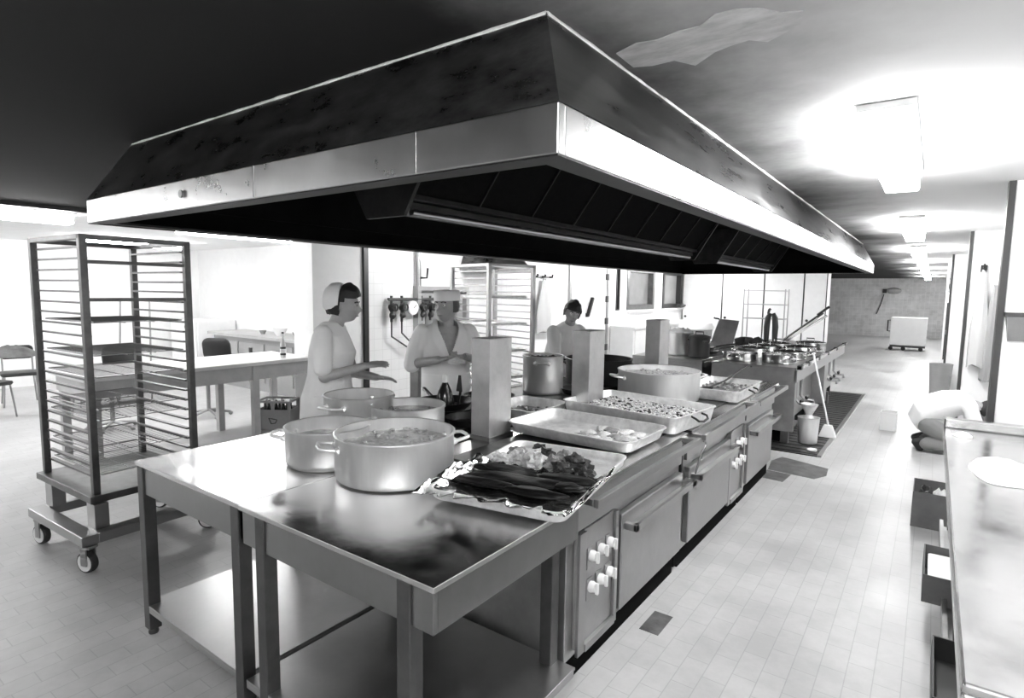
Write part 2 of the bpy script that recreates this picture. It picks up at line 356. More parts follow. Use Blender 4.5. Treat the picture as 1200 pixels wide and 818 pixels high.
o4 = [(HX0, HY0, z1), (HX1, HY0, z1), (HX1, HY1, z1), (HX0, HY1, z1)]; i4 = [(TX0, TY0, CZ - .002), (TX1, TY0, CZ - .002), (TX1, TY1, CZ - .002), (TX0, TY1, CZ - .002)]
q4 = [(HX0 + t, HY0 + t, z1), (HX1 - t, HY0 + t, z1), (HX1 - t, HY1 - t, z1), (HX0 + t, HY1 - t, z1)]; p4 = [(TX0 + t, TY0 + t, CZ - .002), (TX1 - t, TY0 + t, CZ - .002), (TX1 - t, TY1 - t, CZ - .002), (TX0 + t, TY1 - t, CZ - .002)]
b.loops([q4, o4, i4, p4], False, False); R = [b.v(p) for p in q4]; Q = [b.v(p) for p in p4]
b.build('canopy', HOODT, h, smooth=False)
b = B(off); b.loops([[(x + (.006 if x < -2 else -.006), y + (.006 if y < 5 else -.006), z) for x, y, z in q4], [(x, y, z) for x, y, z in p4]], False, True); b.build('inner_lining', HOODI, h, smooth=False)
# caulk joint where canopy meets ceiling
b = B(off)
for a, c in ((i4[0], i4[1]), (i4[1], i4[2]), (i4[0], i4[3])):
    a = Vector(a); c = Vector(c); n = int((c - a).length / .06); P = [a + (c - a) * k / n + Vector((0, 0, -.006)) for k in range(n + 1)]
    b.tube(P, [.006 + .006 * max(0, noise.noise(p * 5 + Vector((9, 1, 2)))) + .003 * random.random() for p in P], 6)
b.build('caulk_bead', CAULK, h)
b = B(off); b.lathe([(0, 0), (.016, 0), (.016, .006), (0, .006)], 14, (-2.55, HY0 - .006, HZ + .06), Matrix.Rotation(PI / 2, 3, 'X')); b.build('bolt', STEELD, h)
b = B(off); b.box(-2.02, -2.014, HY0 - .003, HY0, HZ + .004, HZ + .116); b.box(-1.2, -1.196, HY0 - .002, HY0, HZ + .004, HZ + .116); b.build('seam', STEELD, h, smooth=False)
# two banks of V filters with lamp tube below
for (y0, y1) in ((1.95, 5.95), (6.75, 9.45)):
    zt, zb = CZ - .02, 2.17
    n = int((y1 - y0) / .5); st = (y1 - y0) / n
    for sx in (1, -1):
        for k in range(n):
            a, c = y0 + k * st, y0 + (k + 1) * st; b = B(off)
            xb, xt = -2.15 + sx * .11, -2.15 + sx * .32
            b.hexa([(xb, a + .006, zb), (xb + sx * .03, a + .006, zb), (xb + sx * .03, c - .006, zb), (xb, c - .006, zb), (xt, a + .006, zt), (xt + sx * .03, a + .006, zt), (xt + sx * .03, c - .006, zt), (xt, c - .006, zt)])
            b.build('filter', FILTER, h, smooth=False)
        for k in range(n + 1):
            y = y0 + k * st; b = B(off); b.bar((-2.15 + sx * .147, y, zb), (-2.15 + sx * .357, y, zt), .009, .012); b.build('filter_seam', GREASE, h, smooth=False)
        b = B(off); b.bar((-2.15 + sx * .13, y0, zb - .01), (-2.15 + sx * .13, y1, zb - .01), .06, .025); b.build('filter_rail', GREASE, h, smooth=False)
    b = B(off); b.box(-2.27, -2.03, y0, y1, zb - .06, zb - .03); b.build('grease_trough', GREASE, h, smooth=False)
    for y in (y0 - .02, y1 + .02):
        b = B(off); b.hexa([(-2.28, y - .01, zb - .1), (-2.02, y - .01, zb - .1), (-2.02, y + .01, zb - .1), (-2.28, y + .01, zb - .1), (-2.52, y - .01, zt), (-1.78, y - .01, zt), (-1.78, y + .01, zt), (-2.52, y + .01, zt)]); b.build('end_plate', GREASE, h, smooth=False)
    b = B(off); b.tube([(-2.05, y0 + .05, zb - .075), (-2.05, y1 - .05, zb - .075)], .016, 10); b.build('tube_rail', STEEL, h)

# ================================================================== WORK TABLES
def work_table(name, label, x0, x1, y0, y1, i0=.012, i1=.012):
    r = thing(name, label, 'work table', ((x0 + x1) / 2, (y0 + y1) / 2, 0), 0, 'steel work tables at the front'); f = r.location
    b = B(f); b.box(x0, x1, y0, y1, .862, .882); b.build('top', STEELT, r, smooth=False, bevel=.003)
    b = B(f); b.box(x0 + .012, x1 - .012, y0 + .012, y0 + .03, .725, .862); b.box(x0 + .012, x1 - .012, y1 - .03, y1 - .012, .725, .862)
    b.box(x0 + .012, x0 + .03, y0 + .03, y1 - .03, .725, .862); b.box(x1 - .03, x1 - .012, y0 + .03, y1 - .03, .725, .862); b.build('apron', APRON, r, smooth=False, bevel=.002)
    for x in (x0 + i0, x1 - .06 - i1):
        for y in (y0 + .003, y1 - .063):
            b = B(f); b.box(x + .002, x + .06, y, y + .056, .03, .861); o = b.build('leg', LEGM, r, smooth=False, bevel=.003)
            b = B(f); b.lathe([(0, 0), (.022, 0), (.024, .008), (.018, .031), (0, .031)], 16, (x + .031, y + .028, 0)); b.build('foot', DARKG, o)
    b = B(f); b.box(x0 + .014, x1 - .014, y0 + .004, y1 - .004, .146, .158); b.box(x0 + .014, x1 - .014, y0 + .004, y0 + .016, .122, .146); b.box(x0 + .014, x0 + .026, y0 + .016, y1 - .016, .122, .146); b.box(x1 - .026, x1 - .014, y0 + .016, y1 - .016, .122, .146)
    b.build('undershelf', SHELFM, r, smooth=False, bevel=.002)
    return r
work_table('work_table', 'steel work table nearest the rolling rack, standing alone in front of the block', -3.10, -2.155, 1.16, 2.03)
work_table('work_table', 'steel work table touching the oven with the foil tray on its edge', -2.15, -1.10, 1.155, 2.03, .11, .10)

# ================================================================== RANGE MODULES
def knob_at(f, parent, x, y, z):
    b = B(f); b.box(x, x + .006, y - .028, y + .028, z - .05, z + .05); p = b.build('knob_plate', STEEL, parent, smooth=False, bevel=.002)
    b = B(f); b.lathe([(0, 0), (.024, 0), (.026, .012), (.02, .03), (0, .032)], 20, (x + .006, y, z + .012), Matrix.Rotation(PI / 2, 3, 'Y')); b.box(x + .036, x + .05, y - .007, y + .007, z - .016, z + .036); b.build('knob', KNOB, p, bevel=.002)
def range_module(name, label, y0, y1, ctrl=None, door=None, rail=None, flue=None, knobs=(), group='oven ranges of the near block', loc=None):
    xc = -2.06; X = -1.17
    r = thing(name, label, 'range cooker', (xc, (y0 + y1) / 2, 0), 0, group); f = r.location
    b = B(f); b.box(xc + .01, X - .02, y0, y1, .12, .87); b.build('body', PANEL, r, smooth=False, bevel=.003)
    b = B(f); b.box(xc + .01, X - .035, y0 + .01, y1 - .01, 0.0, .12); b.build('plinth', PLINTH, r, smooth=False)
    b = B(f); b.box(xc + .005, X + .03, y0, y1, .87, .895); b.build('top', STEELT, r, smooth=False, bevel=.003)
    n = max(1, round((y1 - y0) / .65)); st = (y1 - y0 - .06) / n
    for k in range(n):
        b = B(f); b.box(xc + .16, X - .07, y0 + .03 + k * st + .012, y0 + .03 + (k + 1) * st - .012, .895, .902); b.build('hotplate', HOTPL, r, smooth=False, bevel=.002)
    b = B(f); b.box(X - .02, X, y0 + .012, y1 - .012, .70, .865); b.build('drawer_front', STEEL, r, smooth=False, bevel=.003)
    if ctrl:
        b = B(f); b.box(X - .02, X - .002, ctrl[0], ctrl[1], .16, .69); c = b.build('control_panel', PANEL, r, smooth=False, bevel=.003)
        b = B(f); b.box(X - .002, X + .014, ctrl[0], ctrl[0] + .06, .13, .69); b.box(X - .002, X + .014, ctrl[1] - .03, ctrl[1], .13, .69); b.box(X - .002, X + .02, ctrl[0] + .06, ctrl[1] - .03, .13, .165); b.build('panel_frame', STEEL, r, smooth=False, bevel=.002)
        for (y, z) in knobs: knob_at(f, c, X - .002, y, z)
    if door:
        b = B(f); b.box(X - .02, X + .018, door[0], door[1], .165, .655); d = b.build('oven_door', PANEL, r, smooth=False, bevel=.006)
        b = B(f); b.box(X + .065, X + .085, door[0] + .02, door[1] + .06, .575, .61); b.box(X + .018, X + .085, door[0] + .02, door[0] + .05, .575, .61); b.box(X + .018, X + .085, door[1] - .01, door[1] + .06, .575, .61); b.box(X + .018, X + .066, door[0] + .05, door[1] - .01, .575, .582)
        b.build('handle', STEEL, d, smooth=False, bevel=.003)
    if rail:
        b = B(f); b.box(X + .08, X + .105, rail[0], rail[1], .835, .872)
        for y in (rail[0] + .0, rail[1] - .05): b.box(X, X + .08, y, y + .05, .838, .868)
        b.build('guard_rail', STEEL, r, smooth=False, bevel=.003)
    if flue:
        x1, y, w, d, zt = flue
        b = B(f); b.loops([[(x1 - w, y, z), (x1, y, z), (x1, y + d, z), (x1 - w, y + d, z)] for z in (.895, zt)] + [[(x1 - w + .008, y + .008, zt), (x1 - .008, y + .008, zt), (x1 - .008, y + d - .008, zt), (x1 - w + .008, y + d - .008, zt)], [(x1 - w + .008, y + .008, zt - .1), (x1 - .008, y + .008, zt - .1), (x1 - .008, y + d - .008, zt - .1), (x1 - w + .008, y + d - .008, zt - .1)]], False, True)
        fl = b.build('flue', FLUE, r, smooth=False, bevel=.003)
        b = B(f); b.box(x1 - w - .01, x1 + .01, y - .01, y + d + .01, .895, .915); b.build('flue_collar', STEELD, fl, smooth=False)
    return r
K2 = [(y, z) for z in (.545, .40) for y in (2.235, 2.325, 2.415)]
R1 = range_module('oven_range', 'steel oven range beside the work table, with two rows of pale knobs', 2.06, 3.40, (2.12, 2.50), (2.53, 3.37), (2.10, 3.42), (-1.95, 2.49, .13, .205, 1.465), K2)
R2 = range_module('oven_range', 'middle steel oven range under the tray of mushrooms', 3.47, 4.86, (4.41, 4.84), (3.5, 4.39), (3.50, 4.87), (-1.86, 3.47, .135, .22, 1.465), [(y, z) for z in (.56, .42) for y in (4.5, 4.62, 4.74)])
R3 = range_module('oven_range', 'steel oven range at the far end of the near block', 4.88, 5.92, None, (4.92, 5.8), (4.89, 5.97), (-1.93, 4.89, .135, .22, 1.49))
b = B(R1.location); pth = [(-1.06, 3.44, .845), (-1.06, 3.47, .84), (-1.06, 3.485, .82), (-1.06, 3.47, .80), (-1.07, 3.45, .78), (-1.1, 3.44, .64)]; b.tube(pth, .006, 8); b.build('rail_hook', STEELD, R1)
for rr_, g0_, g1_ in ((R2, 3.405, 3.468), (R3, 4.861, 4.879)):
    b = B(rr_.location); b.box(-2.0, -1.20, g0_, g1_, .03, .885); b.build('gap_shade', PLINTH, rr_, smooth=False)  # black box standing in for the shade between two ranges
# backs of the ranges on the cook's side
for src, yy, lab in ((R1, 2.73, 'steel range on the cooks side, holding the dark pans'), (R2, 4.165, 'steel range on the cooks side, carrying the tall stock pot'), (R3, 5.40, 'steel range on the cooks side at the far end of the block')):
    c = dup(src, (-2.08, yy, 0), PI, lab, 'oven ranges on the cooks side')
    for ch in list(c.children):
        if ch.name.startswith(('flue', 'guard_rail', 'rail_hook', 'gap_shade')):
            for g in list(ch.children): bpy.data.objects.remove(g)
            bpy.data.objects.remove(ch)

# ================================================================== POTS
def handle_path(r, z, ang, out=.075, wid=.13):
    c, s = math.cos(ang), math.sin(ang); P = []
    for u, o in ((-.5, -.006), (-.5, .4), (-.46, .8), (-.36, 1), (0, 1.02), (.36, 1), (.46, .8), (.5, .4), (.5, -.006)):
        d = math.sqrt(max(0, r * r - (u * wid) ** 2)) + o * out
        P.append((d * c - u * wid * s, d * s + u * wid * c, z + max(0, o) * .012))
    return P
def pot(name, label, loc, r, hgt, hang=0.0, fill=None, fillmat=None, fname=None, m=None, group=None, cat='pot', lid=False, flabel=None, lumps=0):
    m = m or ALU
    o = thing(name, label, cat, loc, 0, group)
    w = .006; b = B()
    b.lathe([(0, 0), (r * .9, 0), (r * .975, .008), (r, .03), (r, hgt - .012), (r + .006, hgt - .006), (r + .006, hgt), (r, hgt + .003), (r - w, hgt), (r - w, .03), (r * .93, .01), (0, .008)], 64); b.build('body', m, o, ang=50)
    for a in (hang, hang + PI):
        zz = hgt - .055 if hgt > .12 else hgt * .6
        b = B(); b.tube(handle_path(r, zz, a, .07, min(.14, r * .65)), .0085, 10); hd = b.build('handle', m, o)
        for u in (-.5, .5):
            b = B(); ww = min(.14, r * .65); d = math.sqrt(r * r - (u * ww) ** 2); ca, sa = math.cos(a), math.sin(a)
            b.blob((d * ca - u * ww * sa, d * sa + u * ww * ca, zz), (.02, .02, .02), 1, 0, 1); b.build('rivet_plate', m, hd)
    if lid:
        b = B(); b.lathe([(0, hgt + .03), (r * .5, hgt + .026), (r * .9, hgt + .01), (r + .008, hgt + .004), (r + .008, hgt), (0, hgt)], 48); l = b.build('lid', m, o)
        b = B(); b.tube([(-.05, 0, hgt + .025), (-.05, 0, hgt + .06), (.05, 0, hgt + .06), (.05, 0, hgt + .025)], .008, 8); b.build('lid_handle', m, l)
    if fill:
        b = B(loc); n = 40; rr = r - w - .003; c = Vector(loc)
        rings = []
        b.lathe([(0, -.012), (rr, -.012), (rr, 0)] + [(rr * (1 - k / 8), .004 * math.sin(k * 2.1)) for k in range(1, 8)] + [(0, .002)], 40, c + Vector((0, 0, fill)))
        for k in range(lumps):
            q = rr * .93 * math.sqrt(random.random()); a = random.random() * 2 * PI; s_ = random.uniform(.012, .024)
            b.blob(c + Vector((q * math.cos(a), q * math.sin(a), fill + .004)), (s_, s_ * random.uniform(.6, 1), s_ * .6), k, .4, 1)
        f = b.build(fname or 'soup', fillmat or SOUP); f.location = loc
        tag(f, flabel, 'food', None, 'stuff')
    return o
TZ = .882
pot('stew_pot', 'biggest wide aluminium pot at the front of the work tables, full of soup', (-1.955, 1.80, TZ), .268, .205, math.radians(58), .15, SOUPL, 'soup', flabel='pale soup filling the biggest front pot', lumps=26)
pot('stew_pot', 'aluminium pot at the left front, nearest the rolling rack', (-2.36, 1.735, TZ), .20, .185, math.radians(216), .12, SOUP, 'soup', flabel='dark liquid in the pot nearest the rolling rack')
pot('stew_pot', 'aluminium pot standing in front of the woman', (-2.66, 2.17, .895), .195, .23, math.radians(-82), None)
pot('stew_pot', 'aluminium pot of dark sauce between the woman and the man, behind the biggest pot', (-2.33, 2.245, .9), .20, .195, math.radians(-85), .15, SOUP, 'sauce', flabel='dark sauce in the pot behind the biggest pot', lumps=20)
pot('stock_pot', 'tall aluminium stock pot behind the first flue post', (-2.56, 3.98, .9), .165, .31, math.radians(120), .285, FOODD, 'vegetables', flabel='dark vegetables heaped in the tall stock pot', lumps=40)
pot('stew_pot', 'wide aluminium pot of stew behind the tray of mushrooms', (-1.72, 4.36, .903), .315, .225, math.radians(225), .185, SOUPL, 'stew', flabel='pale stew in the wide pot behind the mushrooms', lumps=60)
pot('stew_pot', 'black sooty pot half hidden behind the second flue post', (-2.45, 4.75, .9), .30, .23, math.radians(10), None, m=IRON)

# ================================================================== TRAYS
def rrect(w, d, rad, z, n=6):
    P = []
    for cx, cy, a0 in ((w / 2 - rad, d / 2 - rad, 0), (-w / 2 + rad, d / 2 - rad, PI / 2), (-w / 2 + rad, -d / 2 + rad, PI), (w / 2 - rad, -d / 2 + rad, 1.5 * PI)):
        for k in range(n + 1):
            a = a0 + k * PI / 2 / n; P.append((cx + rad * math.cos(a), cy + rad * math.sin(a), z))
    return P
def tray(name, label, loc, rot, w, d, hgt, fl=.03, m=None, handles=None, rad=.05, tilt=(0, 0)):
    m = m or ALUD; o = thing(name, label, 'tray', loc, rot); o.rotation_euler = (tilt[0], tilt[1], rot)
    b = B(); q = .004
    b.loops([rrect(w - 2 * fl, d - 2 * fl, rad, 0), rrect(w - 2 * fl + .012, d - 2 * fl + .012, rad, .006), rrect(w - .016, d - .016, rad, hgt - .004), rrect(w, d, rad + .006, hgt - .005), rrect(w, d, rad + .006, hgt), rrect(w - .02, d - .02, rad, hgt), rrect(w - 2 * fl, d - 2 * fl, rad, .012), rrect(w - 2 * fl - .02, d - 2 * fl - .02, rad, .006)])
    b.build('pan', m, o, ang=50)
    if handles:
        for sgn in (1, -1):
            b = B(); x = sgn * w / 2 if handles == 'x' else 0; y = sgn * d / 2 if handles == 'y' else 0
            P = []
            for u, out, dz in ((-.07, -.012, -.02), (-.075, .02, -.03), (-.06, .035, -.045), (0, .036, -.055), (.06, .035, -.045), (.075, .02, -.03), (.07, -.012, -.02)):
                P.append((x + sgn * out, u, hgt + dz) if handles == 'x' else (u, y + sgn * out, hgt + dz))
            b.tube(P, .007, 8); b.build('handle', IRON, o)
    return o
def world(o_loc, rot, p): return Vector(o_loc) + Matrix.Rotation(rot, 3, 'Z') @ Vector(p)
# foil lined tray
FT = ((-1.365, 2.085, .903), .17)
tray('baking_tray', 'shallow aluminium tray under the crumpled foil on the table corner', FT[0], FT[1], .60, .86, .045, .02)
b = B(); nx, ny = 46, 60; grid = []
for j in range(ny + 1):
    row = []
    for i in range(nx + 1):
        u, v = i / nx, j / ny; x = (u - .5) * .66; y = -.46 + v * .50
        e = max(0, abs(u - .5) * 2 - .80) / .20; e2 = max(0, .14 - v) / .14
        n1 = noise.noise(Vector((x * 9, y * 7, 1.3))); n2 = noise.noise(Vector((x * 28, y * 22, 4.1)))
        z = .018 + .008 * n1 + .006 * abs(n2) + (.045 + .034 * n2 + .026 * n1) * max(e, e2 * .7)
        z += .010 * max(0, 1 - abs(math.sin(y * 24 + n1 * 1.6)) * 5)
        if v > .93: z += .018 * (v - .93) / .07 * (1 + n2)
        x += .03 * n2 * max(e, e2) + .012 * n1 + (.025 * e if u < .5 else 0); y += .02 * n2 * (e2 + e) - (.03 if u < .15 else 0) * e
        row.append(b.v(world(FT[0], FT[1], (x, y, z))))
    grid.append(row)
for j in range(ny):
    for i in range(nx): b.face([grid[j][i], grid[j][i + 1], grid[j + 1][i + 1], grid[j + 1][i]])
foil = b.build('crumpled_foil', FOIL, ang=80); tag(foil, 'crumpled shiny aluminium foil covering the tray on the table corner', 'foil')
md = foil.modifiers.new('thickness', 'SOLIDIFY'); md.thickness = .0015
CHAR = mat('charred_black', 0.004, 0.45, 0.0, bump=.25, bscale=45)
CHAR.node_tree.nodes['Principled BSDF'].inputs['Specular IOR Level'].default_value = .25
for i, (x, y, a, c, lb) in enumerate(((-.12, -.045, .15, .042, 'blackened fillet at the back left of the foil'), (.15, -.04, .11, .038, 'blackened fillet at the back right of the foil, by the meat'), (-.05, -.145, .20, .044, 'longest blackened fillet across the middle of the foil'), (.20, -.13, .06, .034, 'short blackened fillet at the right edge of the foil'), (-.12, -.24, .14, .036, 'blackened fillet towards the front of the foil'), (.10, -.25, .12, .03, 'blackened fillet at the front right of the foil'))):
    w0 = world(FT[0], FT[1], (x, y, .038)); b = B(w0); b.M = Matrix.Translation(w0) @ Matrix.Rotation(FT[1] + .06 * (i % 3 - 1), 4, 'Z') @ Matrix.Translation(-w0)
    b.blob(w0, (a * 1.1, c * 1.3, .014), i * 2 + 1, .38, 4, .9); o = b.build('blackened_fillet', CHAR, ang=70); o.location = w0; tag(o, lb, 'food', 'blackened fillets on the foil')
# roast pieces behind the foil
RP = [(-.22, .10, .05, .042, .03, FOODL), (-.15, .15, .06, .04, .04, FOODL), (-.06, .11, .055, .045, .05, FOODL), (-.20, .22, .05, .04, .03, FOODM), (.02, .14, .05, .04, .035, FOODM), (.09, .10, .055, .035, .03, FOODD), (.13, .17, .06, .04, .04, FOODD), (.05, .21, .05, .04, .04, FOODM), (-.08, .24, .06, .045, .04, FOODD), (.19, .11, .04, .035, .03, FOODD)]
RL = ['pale roast meat piece next to the left foil edge', 'pale chunk of roast behind the foil, second from the left', 'largest upright pale piece of roast behind the foil', 'small brown roast piece at the back left of the tray', 'brown roast piece at the middle of the tray', 'dark charred piece touching the foil', 'dark leafy piece behind the charred one', 'brown piece near the raised pan', 'dark piece under the raised shallow pan', 'dark piece by the open tray corner']
for (x, y, a, c, hh, m), lab in zip(RP, RL):
    w0 = world(FT[0], FT[1], (x, y, .012 + hh * .8)); b = B(); b.off = w0
    b.blob(w0, (a, c, hh), x * 40 + y * 11, .7, 3, 1.5); o = b.build('roast_piece', m); o.location = w0; tag(o, lab, 'food', 'roast pieces behind the foil')
# shallow pan with cutlets
T2 = ((-1.565, 2.90, .915), -.03)
tray('roasting_pan', 'shallow aluminium roasting pan holding a few cutlets at one end', T2[0], T2[1], .80, .52, .065, .035, rad=.07)
cl = 0
CW = ['corner', 'near edge', 'middle', 'far edge']
for i in range(4):
    for j in range(3):
        x, y = .05 + i * .075 + random.uniform(-.012, .012), -.14 + j * .12 + random.uniform(-.02, .02)
        w0 = world(T2[0], T2[1], (x, y, .024)); b = B(w0); b.blob(w0, (.045, .05, .02), i * 5 + j, .5, 2, 1.3)
        o = b.build('cutlet', FOODL if (i + j) % 3 else FOODM); o.location = w0; tag(o, 'breaded cutlet lying in the shallow roasting pan', 'food', 'cutlets in the shallow pan')
# tray with mushrooms
def heap(name, label, loc, rot, w, d, z, n, mats, smin, smax, seed):
    rnd = random.Random(seed); o = None; b = B(loc); b2 = B(loc)
    b.loops([[tuple(world(loc, rot, p)) for p in rrect(w, d, .03, zz)] for zz in (.008, z)])
    for k in range(n):
        p = world(loc, rot, (rnd.uniform(-w / 2, w / 2) * .97, rnd.uniform(-d / 2, d / 2) * .95, z + rnd.uniform(-.004, .014)))
        s_ = rnd.uniform(smin, smax); (b if rnd.random() < .74 else b2).blob(p, (s_, s_ * rnd.uniform(.5, 1), s_ * rnd.uniform(.4, .8)), k, .5, 1)
    o = b.build(name, mats[0]); o.location = loc; tag(o, label, 'food', None, 'stuff')
    q = b2.build('dark_pieces', mats[1], o); return o
T3 = ((-1.535, 3.55, .905), -.12)
tray('roasting_tin', 'deep aluminium roasting tin heaped with chopped mushrooms', T3[0], T3[1], .84, .58, .105, .03, handles='x', rad=.04)
heap('chopped_mushrooms', 'chopped mushrooms filling the deep roasting tin', T3[0], T3[1], .74, .48, .062, 900, (FOODL, FOODD), .007, .015, 3)
T4 = ((-2.17, 3.19, .903), .0)
tray('roasting_tin', 'small nearly empty tin between the first and second flue posts', T4[0], T4[1], .40, .46, .075, .03, rad=.05)
heap('scraps', 'a few scraps left in the small tin between the flue posts', T4[0], T4[1], .30, .36, .014, 46, (FOODM, FOODD), .008, .02, 5)
T5 = ((-1.36, 4.86, .905), .0)
tray('roasting_tin', 'aluminium roasting tin at the far end with a ladle lying in it', T5[0], T5[1], .46, .74, .09, .03, handles='x', rad=.04)
heap('minced_filling', 'brown filling spread in the far roasting tin', T5[0], T5[1], .37, .65, .04, 150, (FOODM, FOODL), .01, .018, 8)
# ladle in far tin
lo = thing('ladle', 'dark long handled ladle resting across the far roasting tin', 'ladle', (-1.36, 4.9, .95))
b = B(); b.tube([(-.05, -.22, .03), (0, 0, .06), (.09, .32, .16), (.11, .36, .165), (.12, .36, .15)], .008, 8); b.build('handle', DARKG, lo)
b = B(); b.lathe([(0, -.03), (.03, -.024), (.045, 0), (.041, 0), (.027, -.02), (0, -.026)], 24, (-.06, -.25, .035)); b.build('bowl', DARKG, lo)

# dark pans and bottle on the cook's side
def fry_pan(label, loc, r, a, group='black pans on the cooks side', hl=.32, m=None):
    o = thing('frying_pan', label, 'pan', loc, a, group); b = B()
    b.lathe([(0, 0), (r * .8, 0), (r, .045), (r + .004, .047), (r - .004, .046), (r * .78, .006), (0, .005)], 40); b.build('pan_body', m or IRON, o)
    b = B(); b.tube([(r * .97, 0, .038), (r + .1, 0, .06), (r + hl, 0, .085)], [.011, .010, .013], 8, sx=1.3); b.build('handle', m or IRON, o)
    return o
fry_pan('black frying pan in front of the man, lowest of the dark pans', (-2.62, 2.86, .903), .20, math.radians(150))
fry_pan('black frying pan stacked under the dark bottle', (-2.60, 2.84, .952), .19, math.radians(80))
fry_pan('small black pan against the first flue post', (-2.30, 2.72, .903), .14, math.radians(200))
fry_pan('black pan on the cooks side beside the small tin', (-2.66, 3.40, .903), .19, math.radians(130))
fry_pan('black pan lying between the stock pot and the second flue post', (-2.30, 4.12, .903), .15, math.radians(-40))
bo = thing('dark_bottle', 'dark cone shaped bottle with a pale cap in front of the man', 'bottle', (-2.60, 2.84, .96))
b = B(); b.lathe([(0, 0), (.062, 0), (.064, .03), (.045, .10), (.022, .15), (.019, .16), (0, .16)], 28); b.build('body', GLASSD, bo)
b = B(); b.lathe([(0, .158), (.02, .158), (.02, .20), (.012, .212), (0, .213)], 20); b.build('cap', KNOB, bo)
sp = thing('spatula', 'dark spatula blade standing beside the cone shaped bottle', 'spatula', (-2.535, 2.90, .955)); b = B(); b.bar((0, 0, 0), (.01, .01, .10), .014, .01); b.build('handle', BLACK, sp); b = B(); b.hexa([(-.02, 0, .10), (.03, 0, .10), (.03, .006, .10), (-.02, .006, .10), (.0, .0, .21), (.02, 0, .21), (.02, .004, .21), (0, .004, .21)]); b.build('blade', DARKG, sp)

# ================================================================== RACKS
def rack(label, loc, rot, w, d, zt, zp, shelves, wheels=True, m=None, rungs=22, dish=False):
    """local frame: near post at origin, side ladders run along -x, depth along +y"""
    m = m or RACKM; r = thing('tray_rack', label, 'rack', loc, rot, 'wheeled tray racks')
    for x in (0, -w):
        for y in (0, d):
            b = B(); b.box(x - .02, x + .02, y - .02, y + .02, zp, zt); b.build('post', m, r, smooth=False, bevel=.003)
    b = B(); b.box(-w - .02, .02, -.02, .02, zt - .03, zt); b.box(-w - .02, .02, d - .02, d + .02, zt - .03, zt); b.box(-.02, .02, .02, d - .02, zt - .03, zt); b.box(-w - .02, -w + .02, .02, d - .02, zt - .03, zt); b.build('top_frame', m, r, smooth=False, bevel=.002)
    st = (zt - .1 - zp) / rungs
    for k in range(rungs):
        z = zp + .09 + k * st
        for y in (.0, d):
            b = B(); yy = y + (.022 if y == 0 else -.022); b.box(-w + .02, -.02, yy - .013, yy + .013, z, z + .012); b.build('runner', m, r, smooth=False)
    b = B()
    for z in shelves['bars']: b.box(-.01, .01, .02, d - .02, z, z + .022)
    if shelves['bars']: b.build('cross_bar', m, r, smooth=False)
    b = B(); b.box(-w - .05, .05, -.05, d + .05, zp - .045, zp); b2 = b.build('platform', m, r, smooth=False, bevel=.004)
    if wheels:
        b = B(); zb = .17
        b.box(-w + .07, .15, -.145, -.055, zb, zb + .06); b.box(-w + .07, .15, d, d + .09, zb, zb + .06); b.box(.06, .15, -.055, d, zb, zb + .06); b.box(-w + .07, -w + .16, -.055, d, zb, zb + .06); b.build('base_frame', STEEL, r, smooth=False, bevel=.004)
        for x in (.02, -w + .13):
            for y in (-.045, d - .06):
                b = B(); b.box(x - .05, x + .06, y, y + .08, zb + .06, zp - .045); b.build('riser', STEEL, r, smooth=False, bevel=.003)
        for x, y, a in ((.12, -.11, .3), (-w + .18, -.11, .2), (.06, d + .05, .9), (-w + .14, d + .05, .5)):
            b = B(); c_, s_ = math.cos(a), math.sin(a)
            b.M = Matrix.Translation((x, y, 0)) @ Matrix.Rotation(a, 4, 'Z')
            b.box(-.03, .05, -.03, .03, .155, .17); b.box(-.015, .03, -.033, -.026, .05, .155); b.box(-.015, .03, .026, .033, .05, .155); c = b.build('caster_fork', STEEL, r, smooth=False)
            b = B(); b.M = Matrix.Translation((x, y, 0)) @ Matrix.Rotation(a, 4, 'Z')
            b.lathe([(.0, -.017), (.045, -.017), (.05, -.02), (.062, -.02), (.065, -.012), (.065, .012), (.062, .02), (.05, .02), (.045, .017), (0, .017)], 32, (0, 0, .065), Matrix.Rotation(PI / 2, 3, 'X')); wh = b.build('wheel', RUBBER, c)
            for sg in (1, -1):
                b = B(); b.M = Matrix.Translation((x, y, 0)) @ Matrix.Rotation(a, 4, 'Z')
                b.lathe([(.018, 0), (.053, 0), (.053, .003), (.018, .004)], 28, (0, sg * .0205 - (.003 if sg < 0 else 0), .065), Matrix.Rotation(-PI / 2, 3, 'X')); b.build('wheel_disc', WHEELW, c)
    return r
ra_loc, ra_rot, ra_w, ra_d = (-4.16, 1.335, 0), .045, .765, .615
rk = rack('tall wheeled rack with wire grids standing beside the work table', ra_loc, ra_rot, ra_w, ra_d, 2.035, .43, {'bars': [1.86, 1.63]})
def wire_grid(label, z, loc=ra_loc, rot=ra_rot, w=ra_w, d=ra_d, group='wire grids on the wheeled rack'):
    p = world(loc, rot, (-w / 2, d / 2, z)); o = thing('wire_grid', label, 'wire grid', p, rot, group)
    W, D = w - .02, d - .09; b = B()
    b.tube([(-W / 2, -D / 2, .004), (W / 2, -D / 2, .004), (W / 2, D / 2, .004), (-W / 2, D / 2, .004)], .005, 6, close=True)
    for y in (-D / 6, D / 6): b.tube([(-W / 2, y, -.001), (W / 2, y, -.001)], .003, 6)
    b.build('rim', GRIDM, o)
    b = B()
    for k in range(1, 19): x = -W / 2 + W * k / 19; b.tube([(x, -D / 2, .008), (x, D / 2, .008)], .0018, 5)
    b.build('wires', GRIDM, o); return o
st_ = (2.035 - .1 - .43) / 22
